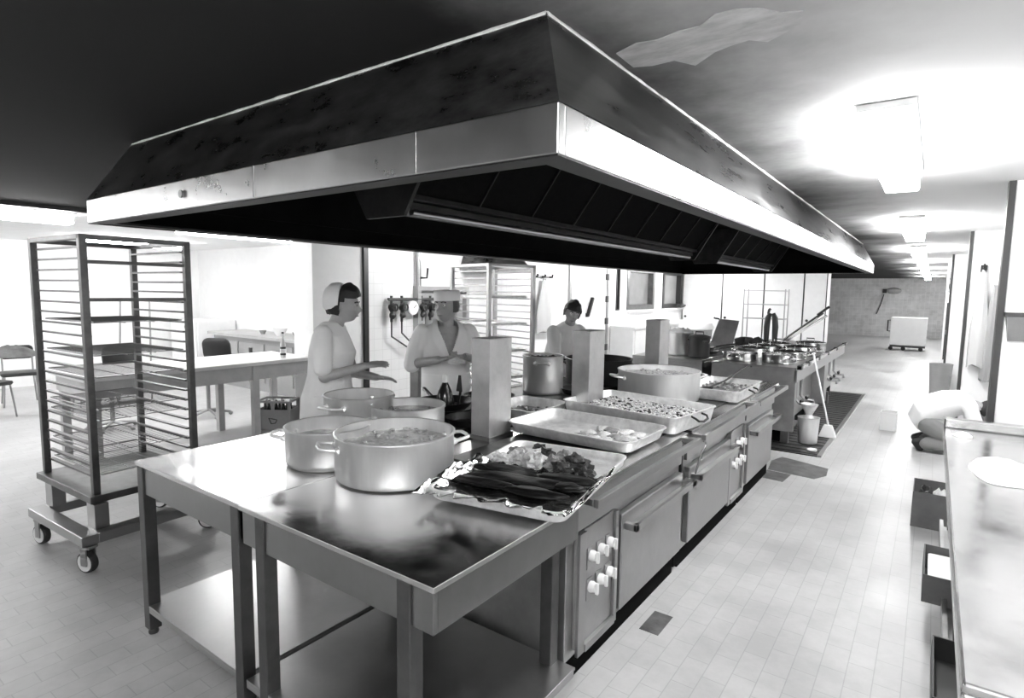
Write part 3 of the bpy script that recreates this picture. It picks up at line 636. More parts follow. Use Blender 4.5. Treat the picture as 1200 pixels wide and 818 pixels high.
for zt_, lb in ((1.505, 'topmost wire grid, at eye level in the wheeled rack'), (1.26, 'second wire grid from the top of the wheeled rack'), (1.12, 'third wire grid from the top of the wheeled rack'), (.93, 'fourth wire grid from the top of the wheeled rack'), (.86, 'fifth wire grid down, just under another grid'), (.63, 'second lowest wire grid in the wheeled rack'), (.52, 'lowest wire grid in the wheeled rack')):
    k = round((zt_ - .52) / st_); wire_grid(lb, .43 + .09 + k * st_ + .018)
r2 = rack('pale tray rack standing behind the man', (-3.58, 4.55, 0), -.26, .66, .58, 2.0, .36, {'bars': []}, m=STEEL)
for z, lb in ((1.62, 'upper tray in the rack behind the man'), (1.34, 'middle tray in the rack behind the man'), (1.05, 'lower tray in the rack behind the man'), (.83, 'lowest tray in the rack behind the man')):
    p = world((-3.58, 4.55, 0), -.26, (-.33, .29, z)); k = round((z - .45) / ((2.0 - .1 - .36) / 22)); p.z = .36 + .09 + k * (2.0 - .1 - .36) / 22 + .012
    t_ = tray('baking_tray', lb, p, -.26, .62, .50, .03, .012, m=ALUD, rad=.02); t_['group'] = 'trays in the rack behind the man'

# ================================================================== SECOND BLOCK
def block2(label, x0, x1, y0, y1, side, pipes=False):
    r = thing('cooking_range', label, 'range cooker', ((x0 + x1) / 2, (y0 + y1) / 2, 0), 0, 'ranges of the far block'); f = r.location
    xa, xb = (x0, x1 - .16) if pipes else (x0, x1)
    b = B(f); b.box(xa, xb, y0 + .03, y1, .17, .88); b.box(xb, x1, y0 + .03, y0 + .08, .17, .88); b.box(xb, x1, y0 + 2.2, y0 + 2.5, .17, .74) if pipes else None; b.build('body', PANEL, r, smooth=False, bevel=.004)
    b = B(f); b.box(x0 + .1, x1 - .16, y0 + .15, y1 - .05, 0, .17); b.build('plinth', PLINTH, r, smooth=False)
    b = B(f); b.box(x0, x1, y0, y1, .88, .91); b.build('top', STEEL, r, smooth=False, bevel=.003)
    b = B(f); b.box(x0, x1, y0, y0 + .03, .17, .88); b.build('end_panel', PANEL, r, smooth=False, bevel=.003)
    if pipes:
        b = B(f); b.box(x1 - .02, x1 + .012, y0, y1, .74, .88); b.build('side_fascia', STEEL, r, smooth=False, bevel=.003)
        b = B(f); b.box(x1 + .012, x1 + .05, y0, y1, .895, .93); b.build('guard_rail', STEELT, r, smooth=False, bevel=.003)
        for y in (y0 + .05, y0 + .55, y0 + 1.3, y0 + 2.1, y0 + 3.0, y0 + 4.0):
            b = B(f); b.box(x1 + .008, x1 + .054, y - .05, y + .05, .89, .936); b.build('rail_clip', BLACK, r, smooth=False)
        for i, y in enumerate((y0 + .35, y0 + .7, y0 + 2.75, y0 + 3.1, y0 + 3.6)):
            b = B(f); b.tube([(x1 - .05, y, .75), (x1 - .05, y, .50), (x1 + .0, y, .45), (x1 + .09, y, .45), (x1 + .1, y, .40)], .018, 10); v = b.build('drain_valve', STEEL, r)
            b = B(f); b.tube([(x1 + .02, y - .07, .49), (x1 + .02, y + .07, .49)], .014, 8); b.tube([(x1 + .02, y, .45), (x1 + .02, y, .49)], .02, 10); b.build('valve_lever', BLACK, v)
        for y in (y0 + .08, y0 + 1.6, y0 + 3.2):
            b = B(f); b.box(x1 - .14, x1 - .06, y, y + .08, 0, .2); b.build('leg', STEELD, r, smooth=False)
        b = B(f); b.box(x1 - .14, x1 + .0, y0 + .03, y0 + .5, .20, .22); b.build('drip_ledge', STEELD, r, smooth=False)
    return r
block2('long far cooking range with drain valves along its aisle side', -2.14, -1.2, 7.12, 11.4, 1, True)
block2('far cooking range on the cooks side, separated by a dark gap', -3.18, -2.26, 7.12, 11.4, -1)
PX = [(-1.90, 7.45, .20, .10, 'wide shiny pan at the near corner of the far range'), (-1.46, 7.50, .19, .11, 'shiny pan nearest the aisle on the far range'), (-1.88, 8.0, .2, .12, 'shiny pan in the second row of the far range, inner side'), (-1.44, 8.05, .19, .10, 'shiny pan in the second row of the far range, aisle side'), (-1.85, 8.6, .2, .11, 'shiny pan in the third row of the far range, inner side'), (-1.43, 8.65, .2, .12, 'shiny pan in the third row of the far range, aisle side'), (-1.84, 9.3, .2, .10, 'shiny pan in the last row of the far range, inner side'), (-1.42, 9.4, .2, .13, 'shiny pan in the last row of the far range, aisle side')]
for x, y, rr, hh, lb in PX: pot('braising_pan', lb, (x, y, .91), rr, hh, random.uniform(0, 3), None, m=STEELT, group='shiny pans on the far range', lid=(y > 7.8))
p7 = pot('stock_pot', 'pale stock pot behind the third flue post, topped by a white cloth', (-2.70, 7.56, .91), .165, .31, math.radians(10))
b = B((-2.70, 7.56, 1.22))
cl_ = []
for k in range(1, 9):
    cl_.append([(-2.70 + .17 * k / 8 * math.cos(a), 7.56 + .17 * k / 8 * math.sin(a), 1.265 - .035 * (k / 8) ** 2 + .03 * noise.noise(Vector((math.cos(a) * 2, math.sin(a) * 2, k * .6)))) for a in [2 * PI * j / 32 for j in range(32)]])
b.loops(cl_ + [[(x, y, z - .02) for x, y, z in cl_[-1]]], True, True); o = b.build('folded_cloth', PAPER); o.location = (-2.70, 7.56, 1.22); tag(o, 'white cloth laid over the pale stock pot behind the third flue', 'cloth')
pot('stew_pot', 'dark lidded pot beside the pale stock pot on the far range', (-2.40, 7.42, .91), .13, .27, math.radians(-30), None, m=DARKG, lid=True)
fry_pan('black pan with a long handle on the inner far range', (-2.50, 7.98, .91), .19, math.radians(60), 'black pans on the far range')
fry_pan('black pan on the far range, behind the dark lidded pot', (-2.72, 8.5, .91), .20, math.radians(40), 'black pans on the far range')
fry_pan('steel pan with a pale long handle pointing over the far range', (-2.2, 9.0, .915), .18, math.radians(45), 'black pans on the far range', .5, STEELT)
# raised grey lid
rl = thing('pan_lid', 'grey rectangular lid standing open on the far range', 'lid', (-2.62, 9.3, .91), .2)
b = B(); b.hexa([(-.22, 0, .0), (.12, 0, .0), (.12, .03, .0), (-.22, .03, .0), (-.10, .12, .42), (.20, .12, .40), (.20, .15, .40), (-.10, .15, .42)]); b.build('sheet', FLUE, rl, smooth=False, bevel=.004)
b = B(); b.tube([(-.10, .12, .42), (-.16, .1, .43), (-.18, .1, .44)], .012, 8); b.build('handle', BLACK, rl)
b = B(); b.off = Vector((-2.3, 9.5, .91)); 
for k in range(3): b.blob((-2.42 + k * .13, 9.5, .98), (.10, .10, .08), k, .4, 2)
o = b.build('black_cloth', RUBBER); o.location = (-2.3, 9.5, .91); tag(o, 'black bundled cloth lying beside the raised grey lid', 'cloth')
# black gloves upright and tilted rack of tongs
gl = thing('oven_gauntlets', 'pair of long black gauntlets standing upright on the far range', 'gloves', (-2.0, 9.55, .91))
for sx in (-1, 1):
    b = B(); b.tube([(sx * .045, 0, 0), (sx * .06, 0, .12), (sx * .062, 0, .32), (sx * .05, 0, .46), (sx * .02, 0, .53)], [.03, .038, .045, .042, .03], 12); b.build('gauntlet', BLACK, gl)
b = B(); b.tube([(-.05, 0, .52), (-.04, 0, .58), (-.02, 0, .6)], .02, 8); b.build('hanging_loop', BLACK, gl)
tg = thing('basket_lid', 'slotted dark lid propped up at a slant beside the gauntlets', 'lid', (-1.75, 9.9, .95), 0)
b = B(); b.bar((-.18, 0, .02), (.36, .25, .50), .10, .02); b.build('slatted_arm', DARKG, tg, smooth=False); b = B(); b.bar((-.1, -.06, .06), (.30, .16, .42), .05, .03); b.bar((-.10, .05, .05), (.42, .3, .46), .035, .03); b.build('slat', STEELT, tg, smooth=False)
b = B(); b.bar((.3, .2, .47), (.44, .3, .60), .03, .03); b.build('grip', BLACK, tg, smooth=False)

# drain mat, stains, broom, bucket
b = B(); b.box(-1.44, -.90, 6.85, 11.75, .0, .012); o = b.build('drain_grating', MATR, smooth=False); tag(o, 'long black wet drain mat along the far range', 'floor mat')
b = B()
for k in range(32): y = 6.9 + k * .15; b.box(-1.43, -.91, y, y + .03, .012, .016)
b.build('grating_bars', IRON, o, smooth=False)
b = B(); b.box(-.90, -.86, 6.85, 11.75, 0, .02); struct(b.build('trim_3', STEEL, smooth=False))
def stain(n, P):
    b = B(); b.loops([[(x, y, 0.0004) for x, y in P], [(x, y, .002) for x, y in P]]); o = struct(b.build('floor_patch_%d' % n, STAIN, smooth=False))
stain(1, [(-1.22, 6.05), (-.80, 6.0), (-.72, 6.18), (-.74, 6.45), (-1.0, 6.55), (-1.2, 6.62), (-1.26, 6.4)])
stain(2, [(-1.117, 2.70), (-1.015, 2.70), (-1.015, 2.91), (-1.117, 2.91)])
stain(3, [(-1.25, 5.75), (-1.02, 5.72), (-1.0, 6.0), (-1.22, 6.03)])
br = thing('broom', 'long pale handled broom leaning against the far range', 'broom', (-.93, 7.85, .016))
b = B(); b.tube([(0, 0, .13), (-.24, .18, .98)], .0125, 10); b.build('stick', WHEELW, br)
b = B(); b.hexa([(-.10, -.05, 0), (.09, -.05, 0), (.09, .05, 0), (-.10, .05, 0), (-.05, -.025, .15), (.04, -.025, .15), (.04, .025, .15), (-.05, .025, .15)]); b.build('brush_head', PAPER, br, bevel=.008)
bk = thing('bucket', 'tall pale metal bucket under the drain valve of the far range', 'bucket', (-1.08, 7.38, .016))
b = B(); b.lathe([(0, 0), (.085, 0), (.10, .01), (.115, .30), (.12, .305), (.108, .302), (.095, .015), (0, .012)], 36); b.build('body', ALU, bk)
b = B(); b.lathe([(.05, .30), (.03, .34), (.09, .46), (.094, .46), (.034, .335), (.056, .30)], 28); b.build('funnel', ALUD, bk)
b = B(); b.blob((-.98, 7.02, .03), (.05, .04, .02), 3, .5, 2); b.off = Vector((0, 0, 0)); o = b.build('crumpled_paper', PAPER); tag(o, 'small crumpled white paper on the black drain mat', 'paper')

# ================================================================== RIGHT COUNTER
rc = thing('counter', 'long steel counter along the right wall with a white cloth on top', 'counter', (.43, 3.1, 0)); f = rc.location
b = B(f); b.box(.108, .74, 1.56, 4.72, .86, .885); b.box(.108, .74, 1.56, 1.575, .80, .86); b.box(.108, .122, 1.575, 4.72, .80, .86); b.build('top', STEELT, rc, smooth=False, bevel=.012)
b = B(f); b.box(.108, .74, 4.66, 4.72, .885, .945); b.build('upstand', STEELT, rc, smooth=False, bevel=.01)
for x in (.17, .66):
    for y in (1.66, 3.1, 4.6):
        b = B(f); b.box(x, x + .045, y, y + .045, 0, .86); b.build('leg', STEELD, rc, smooth=False)
b = B(f); b.box(.13, .72, 1.62, 4.66, .20, .225); b.box(.13, .15, 1.62, 4.66, .225, .27); b.build('undershelf', STEELD, rc, smooth=False)
b = B(f); b.box(.40, .41, 1.7, 4.6, .225, .86); b.build('back_panel', DARKG, rc, smooth=False)
def lumpcloth(name, label, c, rx, ry, hz, m, cat, seed):
    b = B(c); L = []
    for k in range(1, 10):
        q = k / 9
        L.append([(c[0] + rx * q * math.cos(a) * (1 + .18 * noise.noise(Vector((math.cos(a) * 1.5, math.sin(a) * 1.5, seed)))), c[1] + ry * q * math.sin(a) * (1 + .18 * noise.noise(Vector((math.sin(a) * 1.5, math.cos(a) * 1.5, seed + 3)))), c[2] + .004 + hz * (1 - q ** 2) * (1 + .5 * noise.noise(Vector((q * 4 * math.cos(a), q * 4 * math.sin(a), seed + 5))))) for a in [2 * PI * j / 40 for j in range(40)]])
    b.loops(L + [[(x, y, c[2]) for x, y, z in L[-1]]]); o = b.build(name, m); o.location = c; tag(o, label, cat); return o
lumpcloth('kitchen_cloth', 'white cloth lying crumpled on the right steel counter', (.33, 3.62, .886), .13, .30, .035, PAPER, 'cloth', 2)
lumpcloth('small_bowl_cover', 'small white paper at the far edge of the right counter', (.20, 4.42, .886), .05, .06, .02, PAPER, 'paper', 6)
def carton(name, label, x0, x1, y0, y1, h_, m, flap=True, z0=0.0, inner=None):
    o = thing(name, label, 'box', ((x0 + x1) / 2, (y0 + y1) / 2, z0)); f = o.location; t = .006; b = B(f)
    b.box(x0, x1, y0, y1, z0, z0 + t); b.box(x0, x0 + t, y0, y1, z0 + t, z0 + h_); b.box(x1 - t, x1, y0, y1, z0 + t, z0 + h_); b.box(x0 + t, x1 - t, y0, y0 + t, z0 + t, z0 + h_); b.box(x0 + t, x1 - t, y1 - t, y1, z0 + t, z0 + h_); b.build('carton', m, o, smooth=False)
    return o
carton('cardboard_box', 'dark grey cardboard box of scraps standing beyond the right counter', -.03, .27, 5.22, 5.62, .27, CARD)
for k, (x, y, m_, lb) in enumerate(((.05, 5.42, FOODD, 'dark crumpled item in the grey cardboard box'), (.14, 5.40, PAPER, 'white crumpled wrapper in the grey cardboard box'), (.21, 5.50, CARDL, 'pale wrapper at the back of the grey cardboard box'))):
    b = B((x, y, .10)); b.blob((x, y, .14), (.06, .08, .13), k + 2, .5, 3, 1.4); o = b.build('wrapper', m_); o.location = (x, y, .10); tag(o, lb, 'wrapper')
carton('open_carton', 'open pale carton on the lower shelf, poking out under the right counter', .05, .36, 3.42, 3.86, .14, CARD, z0=.226)
b = B((.2, 4.3, .25)); b.loops([rrect(.27, .40, .02, z) for z in (0, .10)]); b.M = Matrix.Identity(4)
o = None
b = B(); b.loops([rrect(.27, .40, .02, .235 - .226), rrect(.27, .40, .02, .10)]); o = b.build('paper_stack', PAPER); o.location = (.205, 3.64, .226); tag(o, 'white papers filling the open carton under the counter', 'paper')
carton('grey_bin', 'dark open bin on the lower shelf at the near end of the right counter', .088, .36, 2.35, 2.80, .10, DARKG, z0=.272)
carton('white_box', 'small white box on the floor in the aisle near the kneeling person', -.46, -.28, 8.8, 9.0, .23, PAINT)

# things on the right piers
sh = thing('wall_shelf', 'small bracket shelf fixed on the nearest right wall pier', 'shelf', (.50, 4.93, 1.55))
b = B(); b.box(-.13, .2, -.16, -.001, .06, .085); b.build('board', DARKG, sh, smooth=False); b = B(); b.hexa([(-.10, -.02, -.10), (.0, -.02, -.10), (.0, -.001, -.10), (-.10, -.001, -.10), (-.12, -.12, .06), (.1, -.12, .06), (.1, -.001, .06), (-.12, -.001, .06)]); b.build('bracket', STEEL, sh, smooth=False)
def hanging(name, label, x, y, z0, z1, w, m, seed, group=None, axis='x', cat='cloth'):
    c = (x, y, z1); b = B(c); L = []; n = 24
    for k in range(13):
        q = k / 12; z = z1 - (z1 - z0) * q; ww = w * (.25 + .75 * min(1, q * 1.6)); P = []
        for j in range(n):
            a = 2 * PI * j / n; fold = 1 + .25 * math.sin(a * 5 + seed + q * 2)
            dx, dy = ww / 2 * math.cos(a), .035 * math.sin(a) * fold * (.4 + q)
            P.append((x + dx, y - .05 + dy, z + .02 * math.sin(a * 3 + seed)) if axis == 'x' else (x + .085 + dy, y + dx, z + .02 * math.sin(a * 3 + seed)))
        L.append(P)
    b.loops(L); o = b.build(name, m); o.location = c; tag(o, label, cat, group); return o
hanging('white_coat', 'white coat hanging from the hook on the second right pier', .43, 8.44, .95, 2.02, .17, TOWEL, 1, 'coats on the second right pier', cat='coat')
hanging('grey_coat', 'grey coat hanging behind the white coat on the second right pier', .545, 8.44, .80, 1.85, .16, TOWELD, 4, 'coats on the second right pier', cat='coat')
hk = thing('coat_hook', 'dark coat hook above the white coat on the second right pier', 'hook', (.43, 8.44, 2.04)); b = B(); b.box(-.03, .03, -.02, -.001, -.03, .05); b.build('back_plate', BLACK, hk); b = B(); b.tube([(0, -.02, .02), (0, -.07, .02), (0, -.09, .06)], .01, 8); b.build('prong', BLACK, hk)
o = thing('wall_notice', 'dark framed notice high on the fourth right pier above the dark door', 'notice', (.30, 15.88, 2.0)); b = B(); b.box(-.07, .07, -.015, 0.018, -.18, .27); b.build('board', PANE, o, smooth=False); b = B(); b.blob((0, -.02, .12), (.05, .02, .05), 1, .4, 2); b.blob((-.01, -.02, -.05), (.05, .02, .08), 2, .4, 2); b.build('print', DARKG, o)
b = B((.18, 12.6, 0)); b.lathe([(0, 0), (.14, 0), (.17, .55), (.175, .56), (.165, .55), (.135, .02), (0, .02)], 28, (.18, 12.6, 0)); o = b.build('waste_bin', PANE); o.location = (.18, 12.6, 0); tag(o, 'grey waste bin on the floor beyond the kneeling person', 'bin')
# white trolley at the end of the aisle
tr = thing('linen_trolley', 'white box trolley standing at the far end of the aisle', 'trolley', (-.60, 22.3, 0)); b = B(); b.box(-.48, .48, -.02, .6, .16, 1.05); b.build('box', PAINT, tr, smooth=False, bevel=.02); b = B(); b.box(-.46, .47, -.04, .6, .10, .16); b.build('base', DARKG, tr, smooth=False)
for x in (-.44, -.1, .36): b = B(); b.lathe([(0, -.02), (.06, -.02), (.06, .02), (0, .02)], 20, (x, 0, .06), Matrix.Rotation(PI / 2, 3, 'X')); b.build('wheel', RUBBER, tr)
b = B(); b.tube([(-.49, .1, .95), (-.56, .1, .95), (-.56, .1, .6), (-.49, .1, .6)], .02, 8); b.build('push_handle', BLACK, tr)
fl_ = thing('wall_fitting', 'small dark lamp fitting with a hanging cord on the far tiled wall', 'wall fitting', (-1.55, 29.5, 1.9)); b = B(); b.box(-.25, -.1, -.2, 0, -.05, .12); b.build('box', BLACK, fl_); b = B(); b.blob((.15, -.12, .05), (.28, .12, .13), 2, .2, 2); b.build('shade', PANE, fl_); b = B(); b.tube([(-.2, -.05, -.1), (-.28, -.05, -.5), (-.42, -.05, -.95)], .02, 6); b.build('cord', DARKG, fl_)

# white cupboards closing the kitchen
for (x0, x1, lb) in ((-6.05, -4.92, 'white tall cupboard in the corner next to the windows'), (-4.90, -3.80, 'white tall cupboard behind the raised grey lid'), (-3.78, -2.81, 'white tall cupboard behind the black gauntlets'), (-2.79, -2.27, 'narrow white tall cupboard with a knob, nearest the aisle')):
    c = thing('tall_cupboard', lb, 'cupboard', ((x0 + x1) / 2, 17.3, 0), 0, 'white cupboards at the end of the kitchen'); f = c.location
    b = B(f); b.box(x0, x1, 17.03, 17.54, 0.0, 2.46); b.build('carcass', PAINT, c, smooth=False)
    b = B(f); b.box(x0 + .008, x1 - .008, 17.0, 17.028, 0.06, 2.44); d = b.build('door', PAINT, c, smooth=False, bevel=.006)
    b = B(f); b.lathe([(0, 0), (.03, 0), (.035, .03), (.02, .045), (0, .046)], 16, (x0 + .1, 17.0, 1.05), Matrix.Rotation(PI / 2, 3, 'X')); b.build('knob', DARKG, d)
    b = B(f); b.box(x1 - .006, x1 + .014, 17.0, 17.03, .05, 2.45); b.build('gap_strip', DARKG, c, smooth=False)
# wire wall shelf in front of cupboards
ws = thing('wire_shelf', 'pale wire shelf unit standing in front of the white cupboards', 'shelf', (-3.2, 14.6, 0)); b = B()
for x in (-.45, .45):
    for y in (-.2, .2): b.tube([(x, y, 0), (x, y, 1.85)], .014, 8)
b.build('upright', STEEL, ws)
for z in (.6, 1.15, 1.48, 1.80):
    b = B(); b.box(-.45, .45, -.2, .2, z, z + .02); b.build('shelf', STEEL, ws, smooth=False)

# ================================================================== LEFT WALL EQUIPMENT
# manifold with valves
mf = thing('valve_manifold', 'row of gas valves and a white gauge on the tiled wall behind the man', 'valve manifold', (-6.1, 5.85, 1.5))
b = B(); b.tube([(.08, -.42, .09), (.08, .5, .09)], .022, 10); b.build('header_pipe', DARKG, mf)
for i, y in enumerate((-.36, -.17, .22, .40)):
    b = B(); b.tube([(.08, y, .14), (.08, y, -.22)], .018, 8); b.blob((.10, y, -.02), (.05, .06, .06), i, .3, 2); b.blob((.10, y, -.13), (.045, .05, .05), i + 5, .3, 2); v = b.build('valve', DARKG, mf)
    b = B(); b.lathe([(.035, -.006), (.055, -.006), (.055, .006), (.035, .006)], 20, (.16, y, -.02), Matrix.Rotation(PI / 2, 3, 'Y'), closed=True); b.tube([(.15, y, -.02), (.10, y, -.02)], .01, 8); b.build('handwheel', BLACK, v)
b = B(); b.lathe([(0, 0), (.10, 0), (.10, .04), (.09, .045), (0, .045)], 28, (.07, .03, -.03), Matrix.Rotation(PI / 2, 3, 'Y')); g_ = b.build('gauge', PAINT, mf); b = B(); b.bar((.118, .03, -.03), (.118, .08, .01), .012, .004); b.build('needle', BLACK, g_)
b = B(); b.tube([(.08, -.36, -.2), (.08, -.36, -.42), (.10, -.02, -.62)], .012, 8); b.tube([(.08, -.17, -.2), (.08, -.17, -.38), (.10, .08, -.60)], .012, 8); b.build('down_pipe', DARKG, mf)
o = thing('wall_pipe', 'vertical pale pipe with a tap running up the tiled wall behind the man', 'pipe', (-6.1, 6.02, 1.6)); b = B(); b.tube([(.05, 0, 0), (.05, 0, .86)], .022, 10); b.tube([(.05, .06, .0), (.05, .06, .86)], .012, 8); b.build('pipe', STEEL, o); b = B(); b.tube([(.06, .05, .3), (.12, .12, .3), (.12, .14, .44)], .016, 8); b.build('tap_lever', BLACK, o)
wc = thing('metal_cabinet', 'grey metal cabinet with pale frame on the wall behind the man', 'cabinet', (-6.1, 6.6, 1.2)); b = B(); b.box(.002, .02, -.55, .45, -.25, .52); b.build('back_panel', PANE, wc, smooth=False); b = B(); b.box(.0, .1, -.62, -.55, -.3, .58); b.box(.0, .1, .45, .52, -.3, .58); b.box(.0, .1, -.55, .45, .52, .58); b.build('frame', STEEL, wc, smooth=False)
b = B(); b.box(.02, .03, -.4, .3, -.2, .25); b.build('inner_tray', STEELD, wc, smooth=False)
po = thing('service_post', 'dark steel service post standing between the woman and the man', 'post', (-5.0, 4.98, 0)); b = B(); b.box(-.07, .07, -.07, .07, .02, 1.15); b.build('column', STEELD, po, smooth=False, bevel=.005); b = B(); b.box(-.1, .1, -.1, .1, 0, .02); b.build('foot_plate', DARKG, po, smooth=False)
wh = thing('wall_hood', 'small dark extractor hood on the wall above the pale tray rack', 'extraction hood', (-6.1, 7.45, 2.0)); b = B(); b.loops([[(0.002, -.45, .08), (.75, -.45, .08), (.75, .45, .08), (.002, .45, .08)], [(0.002, -.3, .46), (.5, -.3, .46), (.5, .3, .46), (.002, .3, .46)]]); b.build('canopy', HOODT, wh, smooth=False); b = B(); b.box(.002, .76, -.46, .46, 0.02, .08); b.build('fascia', STEELD, wh, smooth=False)
hanging('white_apron', 'white aprons hung in a bunch on the wall beside the cold room door', -6.1, 9.35, .95, 1.95, .5, TOWEL, 2, axis='y')
hk = thing('coat_rail', 'dark hook rail above the bunch of hung white aprons', 'hook', (-6.1, 9.35, 2.0)); b = B(); b.box(0.001, .03, -.3, .3, -.02, .03); b.build('rail', STEEL, hk)
for y in (-.26, 0, .26): b = B(); b.tube([(.03, y, 0), (.09, y, 0), (.1, y, .05)], .02, 8); b.build('hook', BLACK, hk)
# side worktop under windows
sw = thing('side_worktop', 'white low worktop with cupboards under the kitchen windows', 'worktop', (-5.8, 14.6, 0)); f = sw.location
b = B(f); b.box(-6.08, -5.45, 12.3, 16.9, .90, .95); b.build('top', PAINT, sw, smooth=False, bevel=.005); b = B(f); b.box(-6.08, -5.5, 12.32, 16.88, 0, .90); b.build('base', PAINT, sw, smooth=False)
for y in (12.4, 13.5, 14.6, 15.7): b = B(f); b.box(-5.5, -5.485, y, y + 1.05, .14, .86); b.build('door', PAINT, sw, smooth=False, bevel=.004)
km = thing('boiling_kettle', 'white drum shaped boiling kettle with domed lid below the windows', 'kettle', (-4.6, 13.9, 0)); b = B(); b.lathe([(0, .1), (.34, .1), (.38, .16), (.38, .85), (.40, .88), (0, .88)], 40); b.build('drum', FLUE, km); b = B(); b.lathe([(.41, .88), (.41, .93), (.36, 1.03), (.2, 1.1), (0, 1.12)], 40); b.build('lid', PAINT, km); b = B(); b.box(-.3, -.2, -.05, .05, 0, .12); b.box(.2, .3, -.05, .05, 0, .12); b.box(-.05, .05, .2, .3, 0, .12); b.build('feet', DARKG, km)
# dark items on the window sill
b = B((-5.95, 16.6, 1.3)); b.blob((-5.95, 16.6, 1.36), (.08, .3, .05), 3, .5, 2); o = b.build('sill_bundle', DARKG); o.location = (-5.95, 16.6, 1.3); tag(o, 'dark bundle lying on the last window sill', 'bundle')

# ================================================================== DINING SIDE
sb = thing('serving_bench', 'long pale serving bench between kitchen and dining side', 'bench', (-6.5, 3.0, 0)); f = sb.location
b = B(f); b.box(-7.0, -6.06, 1.9, 4.29, .86, .90); b.build('top', WOODB, sb, smooth=False, bevel=.005)
b = B(f); b.box(-6.13, -6.09, 1.95, 4.28, .70, .86); b.box(-6.95, -6.91, 1.95, 4.28, .70, .86); b.box(-6.91, -6.13, 1.95, 1.99, .70, .86); b.build('apron', WOODD, sb, smooth=False)
for x in (-6.15, -6.93):
    for y in ((1.96, 3.5) if x > -6.5 else (1.96, 3.5, 4.2)): b = B(f); b.box(x, x + .07, y, y + .07, 0, .86 if x < -6.5 else .86); b.build('leg', WOODD, sb, smooth=False)
def crate(label, loc, rot):
    o = thing('bottle_crate', label, 'crate', loc, rot); W, D, H_ = .42, .32, .36; t = .012; b = B()
    b.box(-W / 2, W / 2, -D / 2, D / 2, 0, .015)
    for (x0, x1, y0, y1) in ((-W / 2, W / 2, -D / 2, -D / 2 + t), (-W / 2, W / 2, D / 2 - t, D / 2), (-W / 2, -W / 2 + t, -D / 2 + t, D / 2 - t), (W / 2 - t, W / 2, -D / 2 + t, D / 2 - t)):
        b.box(x0, x1, y0, y1, .015, .25); b.box(x0 - .004, x1 + .004, y0 - .004, y1 + .004, .335, H_)
    for x in (-W / 2, W / 2 - .03):
        for y in (-D / 2, D / 2 - .03): b.box(x, x + .03, y, y + .03, .25, .335)
    b.box(-.02, .02, -D / 2, -D / 2 + t, .25, .335); b.box(-.02, .02, D / 2 - t, D / 2, .25, .335); b.build('crate_body', CRATE, o, smooth=False)
    b = B(); b.tube([(-.05 , -D / 2 - .001, .15), (-.02, -D / 2 - .001, .08), (.03, -D / 2 - .001, .09), (.05, -D / 2 - .001, .13), (0, -D / 2 - .001, .14)], .006, 6, close=True); b.build('emblem', DARKG, o); return o
cr = crate('grey plastic bottle crate on the floor under the serving bench', (-6.50, 4.05, 0), .62)
def bottle(label, loc, m=GLASSD, cap=PAINT, group=None, h_=.33):
    o = thing('bottle', label, 'bottle', loc, 0, group); b = B(); s_ = h_ / .26; b.lathe([(0, 0), (.03, 0), (.032, .01), (.032, .14 * s_), (.014, .19 * s_), (.012, .25 * s_), (0, .25 * s_)], 18); b.build('glass', m, o)
    b = B(); b.lathe([(0, .248 * s_), (.014, .248 * s_), (.014, .265 * s_), (0, .266 * s_)], 14); b.build('cap', cap, o); return o
k = 0
BL = ['at the near left corner', 'at the near edge, second', 'at the near edge, third', 'at the near right corner', 'at the far left corner', 'at the far edge, second', 'at the far edge, third', 'at the far right corner']
for j in range(2):
    for i in range(4):
        p = world((-6.50, 4.05, .016), .62, (-.135 + i * .09, -.06 + j * .12, 0)); bottle('dark bottle ' + BL[k] + ' of the grey crate', p, group='bottles in the grey crate'); k += 1
ob = bottle('clear labelled bottle standing on the serving bench near the pillar', (-6.25, 3.98, .90), GLASSC, BLACK, h_=.30); b = B(); b.lathe([(.0335, .03), (.0335, .13)], 18); b.build('label', BLACK, ob); b = B(); b.lathe([(.034, .055), (.034, .105)], 18); b.build('label_panel', PAINT, ob)
for i, (x, y, a) in enumerate(((-6.75, 4.2, 0), (-6.62, 3.75, 1))):
    pass
# crockery under bench next to crate
bsk = thing('dish_basket', 'dark wire basket with dishes beside the crate under the bench', 'basket', (-6.25, 4.45, 0)) if False else None
# dining chairs
def chair(label, loc, rot, seat=.46, back=True, group='dining chairs by the far left wall'):
    o = thing('dining_chair', label, 'chair', loc, rot, group)
    b = B(); b.loops([rrect(.40, .40, .06, seat - .03), rrect(.43, .43, .07, seat - .01), rrect(.42, .42, .07, seat + .015), rrect(.36, .36, .05, seat + .02)]); b.build('seat', BLACK, o)
    for sx in (-1, 1):
        b = B(); b.tube([(sx * .17, .17, seat - .03), (sx * .20, .21, 0)], .011, 8); b.build('leg', STEEL, o)
        b = B(); b.tube([(sx * .17, -.17, seat - .03), (sx * .20, -.25, 0)], .011, 8); b.build('leg', STEEL, o)
        b = B(); b.tube([(sx * .17, -.19, seat - .02), (sx * .17, -.24, seat + .36)], .011, 8); b.build('back_tube', STEEL, o)
    b = B(); b.M = Matrix.Translation((0, -.235, seat + .28)) @ Matrix.Rotation(PI / 2 - .12, 4, 'X'); b.loops([rrect(.34, .16, .05, -.015), rrect(.38, .2, .06, -.008), rrect(.38, .2, .06, .008), rrect(.34, .16, .05, .015)]); b.build('backrest', BLACK, o); return o
chair('black dining chair with a jacket on its backrest, far left', (-10.6, 2.55, 0), math.radians(-100))
chair('black dining chair closest to the left picture edge, front one', (-9.75, 2.0, 0), math.radians(-70))
chair('black chair seen through the left side of the tall rack', (-9.2, 3.0, 0), math.radians(150), .47)
